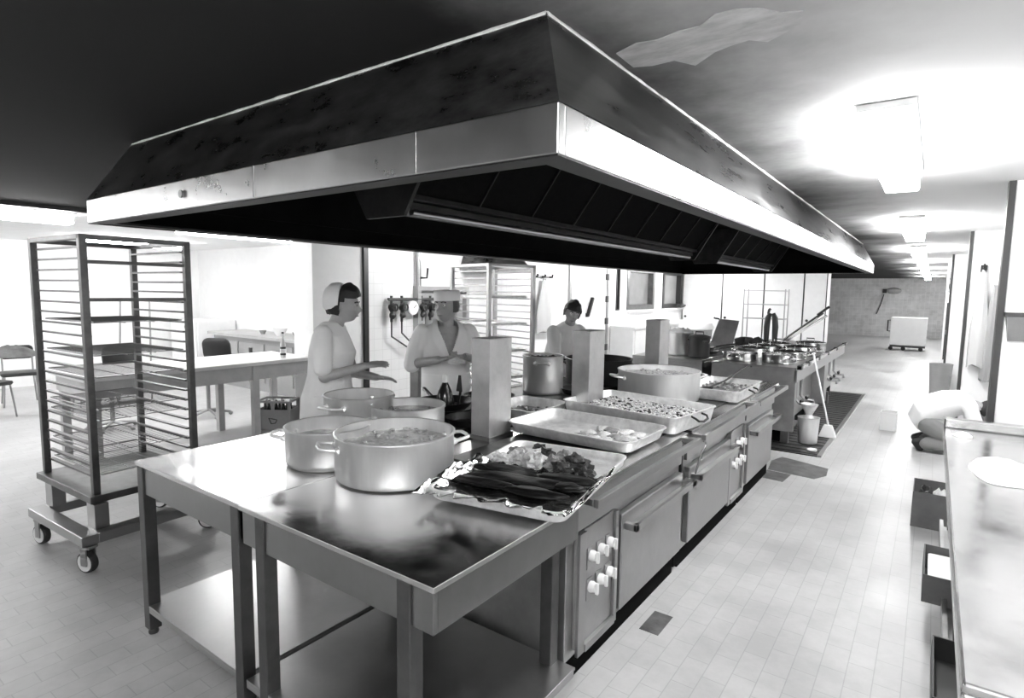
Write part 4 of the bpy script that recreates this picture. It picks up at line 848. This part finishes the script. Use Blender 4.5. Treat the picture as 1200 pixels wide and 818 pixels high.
lumpcloth('grey_jacket', 'grey jacket draped over the far left chair', (-10.62, 2.5, .70), .24, .30, .15, JACK, 'jacket', 9)
# swivel office chairs behind bench
def office(label, loc, rot):
    o = thing('office_chair', label, 'chair', loc, rot, 'black swivel chairs behind the bench')
    b = B(); b.loops([rrect(.38, .38, .08, .46), rrect(.44, .44, .1, .49), rrect(.42, .42, .1, .53)]); b.build('seat', BLACK, o)
    b = B(); b.M = Matrix.Translation((0, -.22, .88)) @ Matrix.Rotation(PI / 2 - .15, 4, 'X'); b.loops([rrect(.34, .26, .08, -.03), rrect(.40, .32, .1, -.01), rrect(.40, .32, .1, .012), rrect(.34, .26, .08, .03)]); b.build('backrest', BLACK, o)
    b = B(); b.tube([(0, -.26, .85), (0, -.27, .55), (0, -.1, .44)], .018, 8); b.build('back_arm', DARKG, o)
    b = B(); b.tube([(0, 0, .46), (0, 0, .08)], .025, 10)
    for k in range(5): a = 2 * PI * k / 5; b.tube([(0, 0, .10), (.26 * math.cos(a), .26 * math.sin(a), .05)], .018, 6); b.blob((.26 * math.cos(a), .26 * math.sin(a), .03), (.03, .03, .03), 1, 0, 1)
    b.build('base', STEEL, o); return o
office('black swivel chair behind the middle of the serving bench', (-7.75, 3.82, 0), math.radians(-150))
office('black swivel chair behind the rack end of the serving bench', (-7.9, 2.75, 0), math.radians(100))
# back counter and appliance
bc = thing('back_counter', 'grey low counter with dishes along the dining back wall', 'counter', (-8.9, 5.6, 0)); f = bc.location
b = B(f); b.box(-10.6, -6.9, 5.25, 5.98, .88, .93); b.build('top', WOODD, bc, smooth=False); b = B(f); b.box(-10.5, -7.0, 5.32, 5.95, 0, .88); b.build('base', PANE, bc, smooth=False)
for x in (-10.4, -9.6, -8.8, -8.0): 
    b = B(f); b.box(x, x + .72, 5.30, 5.32, .15, .80); d = b.build('door', PANE, bc, smooth=False); b = B(f); b.box(x + .3, x + .38, 5.285, 5.30, .45, .72); b.build('handle', BLACK, d)
fr = thing('refrigerator', 'white low refrigerator at the end of the dining back counter', 'refrigerator', (-11.4, 5.6, 0)); b = B(); b.box(-.55, .45, -.35, .38, .03, 1.10); b.build('cabinet', PAINT, fr, smooth=False, bevel=.015); b = B(); b.box(-.53, .43, -.385, -.352, .06, 1.08); d = b.build('door', PAINT, fr, smooth=False, bevel=.01); b = B(); b.box(.05, .3, -.40, -.385, .95, 1.0); b.build('handle', BLACK, d)
for i in range(9):
    x = -9.3 + i * .26; y = 5.55 + .12 * (i % 2); rr = .06 + .03 * ((i * 7) % 3)
    b = B(); b.lathe([(0, 0), (rr * .5, 0), (rr, rr * 1.1), (rr * .96, rr * 1.1), (rr * .46, .008), (0, .008)], 24); o = b.build('bowl', PAINT if i % 3 else PANE); o.location = (x, y, .93); tag(o, 'small bowl in the row of dishes on the dining back counter', 'bowl', 'dishes on the dining back counter')
# sticks and cloth seen through the rack
for i, (x, y, a, lb) in enumerate(((-9.9, 3.55, .06, 'thin stick on the left leaning on the dining wall behind the rack'), (-9.8, 3.75, .12, 'thin stick in the middle leaning behind the rack'), (-9.65, 3.9, .18, 'thin stick on the right leaning behind the rack'))):
    b = B((x, y, 0)); b.tube([(x, y, 0), (x - a, y + .1, 1.5)], .014, 8); o = b.build('mop_stick', STEEL); o.location = (x, y, 0); tag(o, lb, 'stick')

# ================================================================== PEOPLE
def remesh_obj(b, name, m, parent, vox=.006, it=6, cut=None):
    bm = b.bm; bmesh.ops.recalc_face_normals(bm, faces=bm.faces); me = bpy.data.meshes.new(name); bm.to_mesh(me); bm.free()
    o = bpy.data.objects.new(name, me); COL.objects.link(o)
    r = o.modifiers.new('r', 'REMESH'); r.mode = 'VOXEL'; r.voxel_size = vox
    s_ = o.modifiers.new('s', 'SMOOTH'); s_.factor = .5; s_.iterations = it
    dg = bpy.context.evaluated_depsgraph_get(); ev = o.evaluated_get(dg); nm = bpy.data.meshes.new_from_object(ev)
    o.modifiers.clear(); o.data = nm; bpy.data.meshes.remove(me)
    if cut:
        g = bmesh.new(); g.from_mesh(nm); bmesh.ops.delete(g, geom=[f for f in g.faces if cut(f.calc_center_median())], context='FACES'); g.to_mesh(nm); g.free()
    nm.materials.clear(); nm.materials.append(m); nm.polygons.foreach_set('use_smooth', [True] * len(nm.polygons))
    if parent: o.parent = parent
    return o
def ell(b, st, n=20):
    """st: list of (center, right vec, fwd vec, half width, half depth) -> lofted tube"""
    L = []
    for c, r, f, w, d in st:
        L.append([tuple(Vector(c) + Vector(r) * w * math.cos(2 * PI * j / n) + Vector(f) * d * math.sin(2 * PI * j / n)) for j in range(n)])
    b.loops(L)
def limb(b, pts, rad, n=14):
    P = [Vector(p) for p in pts]; Q = [P[0]]; R = [rad[0]]
    for i in range(len(P) - 1):
        for k in range(1, 5):
            t = k / 4; Q.append(P[i].lerp(P[i + 1], t)); R.append(rad[i] + (rad[i + 1] - rad[i]) * t)
    b.tube(Q, R, n)
    for p, r in zip(P, rad): b.blob(p, (r, r, r), 0, 0, 2)
def head(b, c, f, u, s=1.0, fem=False):
    f = Vector(f).normalized(); u = Vector(u); u = (u - f * u.dot(f)).normalized(); r = f.cross(u).normalized()
    n, m = 56, 44; L = []
    def g(x, z, x0, z0, sx, sz): return math.exp(-((x - x0) / sx) ** 2 - ((z - z0) / sz) ** 2)
    for i in range(1, m):
        ph = PI * i / m; zz = -math.cos(ph); ring = []
        for j in range(n):
            a = 2 * PI * j / n; sx, fy = math.cos(a), math.sin(a); s0 = math.sin(ph)
            w = .075; d = .098; z = zz * .118
            if zz < 0: w *= 1 - .28 * (-zz) ** 1.3
            x = sx * s0 ** .9 * w; y = fy * s0 ** .85 * d
            if fy > 0 and zz < -.1: y += .010 * s0 * fy   # jaw forward
            if fy < 0 and zz < -.2: y *= 1 - .35 * (-zz - .2)
            if fy > .1:
                k = fy
                y += k * (.024 * g(x, z, 0, -.022, .013, .016) + .012 * g(x, z, 0, .004, .010, .026))
                y -= k * .012 * (g(x, z, .031, .010, .017, .011) + g(x, z, -.031, .010, .017, .011))
                y += k * .006 * (g(x, z, .03, .030, .024, .008) + g(x, z, -.03, .030, .024, .008))
                y += k * (.008 * g(x, z, 0, -.056, .024, .008) - .004 * g(x, z, 0, -.063, .022, .003) + .007 * g(x, z, 0, -.068, .02, .006) + .010 * g(x, z, 0, -.095, .025, .014))
                y += k * .004 * (g(x, z, .045, -.02, .02, .02) + g(x, z, -.045, -.02, .02, .02))
            ring.append(tuple(Vector(c) + (r * x + f * y + u * z) * s))
        L.append(ring)
    b.loops(L)
    for sg in (-1, 1):
        p = Vector(c) + (r * sg * .073 - f * .012 - u * .008) * s
        M = b.M; g2 = bmesh.new(); bmesh.ops.create_icosphere(g2, subdivisions=2, radius=1); mp = {}
        for w_ in g2.verts: mp[w_] = b.v(p + (r * w_.co.x * .011 + f * w_.co.y * .018 + u * w_.co.z * .032) * s)
        for q in g2.faces: b.face([mp[v_] for v_ in q.verts])
        g2.free()
    return r, f, u
def face_parts(parent, c, r, f, u, s=1.0):
    c = Vector(c)
    for sg in (-1, 1):
        p = c + (r * sg * .031 + f * .0835 + u * .010) * s
        b = B(); b.blob(p, (.0105, .0105, .0105), 0, 0, 2); e = b.build('eye', EYEW, parent)
        b = B(); b.blob(p + f * .0068, (.0055, .0055, .0055), 0, 0, 2); b.build('pupil', EYED, e)
        b = B(); b.tube([c + (r * sg * .014 + f * .0965 + u * .029) * s, c + (r * sg * .032 + f * .095 + u * .034) * s, c + (r * sg * .05 + f * .084 + u * .029) * s], .004, 8); b.build('eyebrow', HAIR, parent)
    b = B(); b.tube([c + (r * -.022 + f * .092 - u * .063) * s, c + (f * .1015 - u * .0635) * s, c + (r * .022 + f * .092 - u * .063) * s], [.003, .005, .003], 8); b.build('lips', LIP, parent)
def hand(b, w, d, nrm, curl=.5, side=1, s=1.0):
    """w wrist, d direction of hand, nrm palm normal; thumb on side*(d x nrm)"""
    w = Vector(w); d = Vector(d).normalized(); nrm = Vector(nrm); nrm = (nrm - d * nrm.dot(d)).normalized(); t = d.cross(nrm) * side
    L = []
    for q, wd, th in ((0, .026, .019), (.03, .034, .016), (.06, .041, .014), (.085, .040, .012), (.092, .034, .009)):
        L.append((w + d * q * s, t, nrm, wd * s, th * s))
    ell(b, L, 14)
    for i, (o_, ln) in enumerate(((.030, .072), (.010, .080), (-.010, .075), (-.029, .058))):
        p = w + (d * .082 + t * o_) * s; dd = d + t * o_ * 2.2; dd.normalize(); P = [p - dd * .02 * s]; P.append(p.copy()); a = curl * (.75 + .12 * i)
        for seg, fr_ in enumerate((.45, .31, .24)):
            dd = (dd * math.cos(a * .75) + nrm * math.sin(a * .75)).normalized() if seg else (dd * math.cos(a * .5) + nrm * math.sin(a * .5)).normalized()
            p = p + dd * ln * fr_ * s; P.append(p.copy())
        b.tube(P, [.0095 * s, .0098 * s, .009 * s, .0082 * s, .0065 * s], 9)
    p = w + (d * .025 + t * .026) * s; dd = (d * .6 + t * .75 + nrm * .25).normalized(); P = [p - dd * .015 * s, p]
    for fr_ in (.036, .030, .022): P.append(P[-1] + dd * fr_ * s); dd = (dd + d * .35 + nrm * curl * .3).normalized()
    b.tube(P, [.011 * s, .0125 * s, .011 * s, .0095 * s, .007 * s], 9)
def shell_hair(b, c, r, f, u, s, inside, th=.012, n=48, m=40, puff=None):
    """cap of hair: head shape scaled up, kept where inside(x,y,z) (local head units)"""
    R = []
    for i in range(m + 1):
        ph = PI * .72 * i / m; ring = []
        for j in range(n):
            a = 2 * PI * j / n; x, y, z = math.sin(ph) * math.cos(a) * (.078 + th), math.sin(ph) * math.sin(a) * (.100 + th) - .004, math.cos(ph) * (.120 + th)
            if puff: k = puff(x, y, z); x *= k; y *= k; z *= k
            ring.append((x, y, z))
        R.append(ring)
    V = [[None] * n for _ in range(m + 1)]; V2 = [[None] * n for _ in range(m + 1)]
    def mk(x, y, z): return b.v(Vector(c) + (r * x + f * y + u * z) * s)
    for i in range(m):
        for j in range(n):
            q = [(i, j), (i, (j + 1) % n), (i + 1, (j + 1) % n), (i + 1, j)]
            ctr = [sum(R[a][e][k] for a, e in q) / 4 for k in range(3)]
            if not inside(*ctr): continue
            for W, sc in ((V, 1), (V2, .86)):
                vs = []
                for a, e in q:
                    if W[a][e] is None: x, y, z = R[a][e]; W[a][e] = mk(x * sc, y * sc, z * sc)
                    vs.append(W[a][e])
                b.face(vs if sc == 1 else vs[::-1])

class Person:
    def __init__(s, label, base, fdir):
        s.o = thing('person', label, 'person', base); s.f = Vector((*fdir, 0)).normalized(); s.r = Vector((s.f.y, -s.f.x, 0)); s.u = Vector((0, 0, 1))
    def P(s, f, r, u): return s.f * f + s.r * r + s.u * u

# ---- the man
pm = Person('person in a white jacket and flat white cap, hands together behind the flue post', (-3.27, 3.58, 0), (.83, -.558)); pm.o.scale = (1.05, 1.05, 1.055); P = pm.P
hc = P(.03, 0, 1.515); hf = Vector((.16, -.98, -.03)); hu = Vector((0, 0, 1))
R_el, R_wr, L_el, L_wr = P(.06, .285, 1.07), P(.31, .13, 1.13), P(.07, -.285, 1.07), P(.33, -.07, 1.15)
b = B(); hr, hf, hu = head(b, hc, hf, hu, 1.08)
limb(b, [P(.0, 0, 1.30), P(.022, 0, 1.45)], [.062, .056])
st = [(P(0, 0, .80), pm.r, pm.f, .15, .10), (P(0, 0, .92), pm.r, pm.f, .165, .11), (P(0, 0, 1.08), pm.r, pm.f, .155, .105), (P(0, 0, 1.22), pm.r, pm.f, .175, .11), (P(0, 0, 1.31), pm.r, pm.f, .17, .09), (P(0, 0, 1.36), pm.r, pm.f, .09, .065)]
ell(b, st)
for sg, el, wr in ((1, R_el, R_wr), (-1, L_el, L_wr)):
    limb(b, [P(0, .185 * sg, 1.305), el, wr], [.052, .042, .028])
    limb(b, [P(0, .09 * sg, .85), P(.03, .10 * sg, .46), P(-.01, .11 * sg, .08)], [.085, .058, .042])
    limb(b, [P(-.02, .11 * sg, .05), P(.16, .12 * sg, .03)], [.04, .032])
hand(b, R_wr, P(.28, -.75, .12), P(.2, -.1, 1), .7, 1); hand(b, L_wr, P(.35, .6, .05), P(.1, .1, 1), .6, -1)
remesh_obj(b, 'body', SKIN, pm.o, .0055, 4); face_parts(pm.o, hc, hr, hf, hu, 1.08)
def mancut(c):
    x, y, z = c.dot(pm.r), c.dot(pm.f), c.z
    return y > .01 and z > 1.12 and abs(x) < (z - 1.12) * .36 + .0
b = B(); st = [(P(0, 0, .55), pm.r, pm.f, .21, .15), (P(0, 0, .80), pm.r, pm.f, .20, .145), (P(0, 0, .95), pm.r, pm.f, .195, .14), (P(.005, 0, 1.10), pm.r, pm.f, .20, .14), (P(.005, 0, 1.22), pm.r, pm.f, .215, .138), (P(0, 0, 1.32), pm.r, pm.f, .20, .112), (P(0, 0, 1.375), pm.r, pm.f, .115, .085), (P(0, 0, 1.40), pm.r, pm.f, .075, .07)]
ell(b, st, 28)
for sg, el in ((1, R_el), (-1, L_el)): limb(b, [P(0, .19 * sg, 1.315), P(.02, .245 * sg, 1.18), el + P(.02, 0, 0)], [.064, .070, .066])
remesh_obj(b, 'jacket', CLOTH, pm.o, .008, 9, mancut)
b = B()
for sg in (1, -1):
    b.loops([[P(y_, sg * x_, z_), P(y_ + .012, sg * (x_ + .012), z_), P(y_ + .01, sg * (x_ + w_), z_ - .01), P(y_ - .006, sg * (x_ + w_ - .004), z_ - .012)] for x_, y_, z_, w_ in ((.0, .142, 1.115, .02), (.03, .142, 1.19, .055), (.06, .136, 1.27, .075), (.082, .105, 1.335, .05), (.08, .05, 1.385, .04), (.06, -.04, 1.41, .04))])
b.build('lapel', CLOTH2, pm.o, ang=60)
b = B(); ell(b, [(P(.012, 0, .45), pm.r, pm.f, .20, .155), (P(.012, 0, .95), pm.r, pm.f, .198, .15), (P(.01, 0, .99), pm.r, pm.f, .196, .146)], 28); b.build('apron', CLOTH2, pm.o)
b = B(); 
for sg in (1, -1): limb(b, [P(0, .09 * sg, .80), P(.03, .10 * sg, .46), P(-.01, .11 * sg, .07)], [.105, .08, .065])
remesh_obj(b, 'trousers', TROUS, pm.o, .012, 4)
for sg in (1, -1): b = B(); limb(b, [P(-.05, .11 * sg, .045), P(.08, .115 * sg, .045), P(.19, .125 * sg, .035)], [.044, .045, .034]); b.build('shoe', SHOE, pm.o)
b = B(); shell_hair(b, hc, hr, hf, hu, 1.08, lambda x, y, z: z > -.045 and (y < .035 if z < .05 else z < .09) , .006); b.build('hair', HAIRG, pm.o)
b = B(); cc = hc + hu * .055
cap = [[tuple(cc + (hr * math.cos(a) * w_ + hf * (math.sin(a) * d_ - .005)) + hu * z_) for a in [2 * PI * j / 36 for j in range(36)]] for w_, d_, z_ in ((.084, .108, -.012), (.094, .119, -.012), (.096, .121, .02), (.095, .12, .058), (.088, .112, .068), (.05, .07, .064), (.01, .014, .062))]
b.loops(cap); b.build('cap', CLOTH2, pm.o)
w0 = pm.o.location + P(.40, .02, 1.185); b = B(w0); b.blob(w0, (.075, .05, .028), 5, .6, 3, 1.4); o = b.build('white_rag', PAPER); o.location = w0; tag(o, 'white rag held in the hands of the person with the flat cap', 'cloth')

# ---- the woman
pw = Person('person with dark hair and white short sleeved dress, arms reaching over the pots', (-3.47, 2.59, 0), (.81, .587)); pw.o.scale = (1.08, 1.08, 1.03); P = pw.P
hc = P(.085, 0, 1.565); hf = P(1, -.05, -.10); hu = Vector((0, 0, 1)) + pw.f * .1
R_el, R_wr, L_el, L_wr = P(.03, .235, 1.10), P(.27, .17, 1.17), P(.08, -.235, 1.06), P(.28, -.10, 1.05)
b = B(); hr, hf, hu = head(b, hc, hf, hu, 1.0, True)
limb(b, [P(.01, 0, 1.36), P(.055, 0, 1.49)], [.055, .048])
ell(b, [(P(-.02, 0, .80), pw.r, pw.f, .16, .11), (P(-.02, 0, .92), pw.r, pw.f, .17, .12), (P(-.01, 0, 1.08), pw.r, pw.f, .135, .10), (P(.005, 0, 1.24), pw.r, pw.f, .15, .105), (P(.0, 0, 1.36), pw.r, pw.f, .15, .085), (P(.005, 0, 1.42), pw.r, pw.f, .075, .06)])
for sg, el, wr in ((1, R_el, R_wr), (-1, L_el, L_wr)):
    limb(b, [P(0, .165 * sg, 1.37), el, wr], [.046, .040, .025])
    limb(b, [P(-.02, .085 * sg, .85), P(.01, .09 * sg, .46), P(-.03, .09 * sg, .08)], [.09, .056, .038])
    limb(b, [P(-.04, .09 * sg, .05), P(.13, .10 * sg, .03)], [.036, .028])
hand(b, R_wr, P(.9, -.2, .12), P(0, -.4, -1), .35, 1, .95); hand(b, L_wr, P(.9, .15, -.05), P(0, .4, -1), .35, -1, .95)
remesh_obj(b, 'body', SKIN, pw.o, .0055, 4); face_parts(pw.o, hc, hr, hf, hu)
b = B(); ell(b, [(P(-.02, 0, .42), pw.r, pw.f, .26, .22), (P(-.02, 0, .70), pw.r, pw.f, .235, .19), (P(-.03, 0, .92), pw.r, pw.f, .215, .165), (P(-.015, 0, 1.08), pw.r, pw.f, .175, .135), (P(.01, 0, 1.24), pw.r, pw.f, .185, .15), (P(.0, 0, 1.36), pw.r, pw.f, .175, .11), (P(.0, 0, 1.42), pw.r, pw.f, .10, .08), (P(.01, 0, 1.45), pw.r, pw.f, .068, .062)], 28)
for sg, el in ((1, R_el), (-1, L_el)): limb(b, [P(0, .165 * sg, 1.385), P(.01, .215 * sg, 1.27), P(.02, .237 * sg, 1.16)], [.058, .066, .062])
remesh_obj(b, 'dress', CLOTH, pw.o, .008, 9)
b = B(); ell(b, [(P(0.0, 0, .40), pw.r, pw.f, .255, .225), (P(-.005, 0, .72), pw.r, pw.f, .232, .19), (P(-.015, 0, .97), pw.r, pw.f, .206, .16)], 28); b.build('apron', CLOTH2, pw.o)
for sg in (1, -1): b = B(); limb(b, [P(-.06, .09 * sg, .04), P(.06, .095 * sg, .04), P(.16, .10 * sg, .03)], [.038, .04, .03]); b.build('shoe', SHOE, pw.o)
b = B(); shell_hair(b, hc, hr, hf, hu, 1.0, lambda x, y, z: z > .058 + .25 * max(0, y - .06) or (y < -.01 and z > -.07) or (y < .03 and z > .03), .012, puff=lambda x, y, z: 1 + .08 * noise.noise(Vector((x * 30, y * 30, z * 30))) + .26 * max(0, min(1, (z - .03) / .06)) * max(0, min(1, (y + .03) / .06))); b.build('hair', HAIR, pw.o)
b = B(); cc = hc - hf * .045 + hu * .035
b.loops([[tuple(cc + hr * math.cos(a) * w_ + (-hf * d_ + hu * e_) + (hu * math.sin(a) * w_ * 1.02)) for a in [2 * PI * j / 30 for j in range(30)]] for w_, d_, e_ in ((.102, -.03, .012), (.106, .0, .012), (.100, .04, .008), (.07, .075, .0), (.02, .09, -.002))]); b.build('hair_cap', CLOTH2, pw.o)

# ---- third person leaning behind the second flue
p3 = Person('person with dark hair leaning over the far pans behind the second flue post', (-3.30, 5.42, 0), (.93, -.35)); P = p3.P
hc = P(.30, .05, 1.52); hf = P(.85, .5, -.35); hu = P(.35, 0, 1)
R_el, R_wr, L_el, L_wr = P(.28, .25, 1.08), P(.46, .12, .98), P(.28, -.25, 1.08), P(.48, -.12, 1.0)
b = B(); hr, hf, hu = head(b, hc, hf, hu, 1.0)
limb(b, [P(.17, 0, 1.33), P(.26, .03, 1.46)], [.058, .052])
tq = (p3.u * .93 + p3.f * .35).normalized(); fq = (p3.f * .93 - p3.u * .35)
ell(b, [(P(-.02, 0, .80), p3.r, p3.f, .15, .10), (P(0, 0, .95), p3.r, fq, .15, .105), (P(.07, 0, 1.12), p3.r, fq, .15, .10), (P(.14, 0, 1.27), p3.r, fq, .16, .10), (P(.18, 0, 1.36), p3.r, fq, .08, .065)])
for sg, el, wr in ((1, R_el, R_wr), (-1, L_el, L_wr)):
    limb(b, [P(.14, .17 * sg, 1.30), el, wr], [.048, .04, .026]); limb(b, [P(-.03, .085 * sg, .85), P(0, .1 * sg, .46), P(-.05, .1 * sg, .08)], [.085, .057, .04]); limb(b, [P(-.06, .1 * sg, .05), P(.12, .11 * sg, .03)], [.038, .03])
hand(b, R_wr, P(.9, -.2, -.2), P(0, -.3, -1), .5, 1); hand(b, L_wr, P(.9, .2, -.2), P(0, .3, -1), .5, -1)
remesh_obj(b, 'body', SKIN, p3.o, .007, 4); face_parts(p3.o, hc, hr, hf, hu)
b = B(); ell(b, [(P(-.02, 0, .55), p3.r, p3.f, .21, .16), (P(-.01, 0, .9), p3.r, p3.f, .195, .145), (P(.05, 0, 1.08), p3.r, fq, .19, .135), (P(.12, 0, 1.24), p3.r, fq, .20, .13), (P(.165, 0, 1.335), p3.r, fq, .17, .10), (P(.20, 0, 1.40), p3.r, fq, .075, .07)], 28)
for sg, el in ((1, R_el), (-1, L_el)): limb(b, [P(.14, .175 * sg, 1.31), P(.22, .225 * sg, 1.2), el], [.07, .072, .06])
remesh_obj(b, 'jacket', CLOTH, p3.o, .009, 5)
b = B()
for sg in (1, -1): limb(b, [P(-.03, .085 * sg, .80), P(0, .1 * sg, .46), P(-.05, .1 * sg, .07)], [.1, .078, .062])
remesh_obj(b, 'trousers', TROUS, p3.o, .012, 4)
for sg in (1, -1): b = B(); limb(b, [P(-.09, .1 * sg, .04), P(.05, .105 * sg, .04), P(.15, .11 * sg, .03)], [.042, .043, .032]); b.build('shoe', SHOE, p3.o)
b = B(); shell_hair(b, hc, hr, hf, hu, 1.0, lambda x, y, z: (z > .04 or (y < -.01 and z > -.07) or (y < .03 and z > -.01)), .014, puff=lambda x, y, z: 1 + .08 * noise.noise(Vector((x * 30, y * 30, z * 30)))); b.build('hair', HAIR, p3.o)

# ---- kneeling person in the aisle
pk = Person('person in a white jacket kneeling on the aisle floor, bent towards the right wall', (.10, 8.0, 0), (1, .05)); P = pk.P
hc = P(.47, -.02, .50); hf = P(.75, 0, -.66); hu = P(.66, 0, .75)
b = B(); hr, hf, hu = head(b, hc, hf, hu, 1.0)
sf = P(.80, 0, .55); sn = P(.55, 0, -.83)
ell(b, [(P(-.10, 0, .34), pk.r, sn, .13, .10), (P(-.02, 0, .42), pk.r, sn, .16, .12), (P(.12, 0, .53), pk.r, sn, .145, .11), (P(.26, 0, .58), pk.r, sn, .165, .10), (P(.34, 0, .56), pk.r, sn, .10, .07)])
limb(b, [P(.32, 0, .56), P(.41, -.01, .53)], [.058, .052])
for sg in (1, -1):
    limb(b, [P(.29, .18 * sg, .54), P(.36, .23 * sg, .30), P(.50, .16 * sg, .16)], [.048, .04, .026]); hand(b, P(.50, .16 * sg, .16), P(.8, -.1 * sg, -.5), P(-.4, 0, -1), .4, sg)
    limb(b, [P(-.03, .10 * sg, .37), P(.27, .13 * sg, .10), P(-.06, .13 * sg, .09), P(-.12, .13 * sg, .05)], [.085, .06, .05, .035])
remesh_obj(b, 'body', SKIN, pk.o, .007, 4); face_parts(pk.o, hc, hr, hf, hu)
b = B(); ell(b, [(P(-.20, 0, .30), pk.r, sn, .15, .10), (P(-.12, 0, .39), pk.r, sn, .19, .16), (P(.0, 0, .49), pk.r, sn, .20, .17), (P(.13, 0, .56), pk.r, sn, .195, .155), (P(.27, 0, .60), pk.r, sn, .19, .13), (P(.36, 0, .575), pk.r, sn, .09, .08)], 28)
for sg in (1, -1): limb(b, [P(.28, .185 * sg, .56), P(.34, .235 * sg, .38), P(.38, .225 * sg, .28)], [.07, .068, .06])
remesh_obj(b, 'jacket', CLOTH, pk.o, .009, 5)
b = B()
for sg in (1, -1): limb(b, [P(-.06, .10 * sg, .32), P(.27, .13 * sg, .11), P(-.08, .13 * sg, .10)], [.12, .085, .07])
remesh_obj(b, 'trousers', TROUS, pk.o, .01, 4)
for sg in (1, -1): b = B(); limb(b, [P(-.10, .13 * sg, .13), P(-.16, .13 * sg, .10), P(-.12, .13 * sg, .04)], [.042, .045, .038]); b.build('shoe', SHOE, pk.o)
b = B(); shell_hair(b, hc, hr, hf, hu, 1.0, lambda x, y, z: (z > .04 or (y < -.01 and z > -.07) or (y < .03 and z > -.01)), .012); b.build('hair', HAIR, pk.o)

# ================================================================== CAMERA, WORLD, LOOK
Rm = Matrix(((0.80950519, -0.06943543, 0.58299234), (0.58695812, 0.0729251, -0.8063263), (0.01347284, 0.99491741, 0.09978894)))
cam = bpy.data.cameras.new('camera'); co = bpy.data.objects.new('camera', cam); COL.objects.link(co)
co.matrix_world = Matrix.Translation((0, 0, 1.73)) @ Rm.to_4x4()
cam.sensor_width = 36; cam.lens = 680 / 1200 * 36; cam.clip_start = .05; S.camera = co
w = bpy.data.worlds.new('world'); S.world = w; w.use_nodes = True; w.node_tree.nodes['Background'].inputs[0].default_value = (.5, .5, .5, 1); w.node_tree.nodes['Background'].inputs[1].default_value = .2
S.view_settings.view_transform = 'Standard'; S.view_settings.look = 'None'; S.view_settings.gamma = 1; S.view_settings.use_curve_mapping = False
S.view_settings.exposure = 0.5
S.cycles.use_denoising = True
S.cycles.max_bounces = 8; S.cycles.diffuse_bounces = 5; S.cycles.glossy_bounces = 5
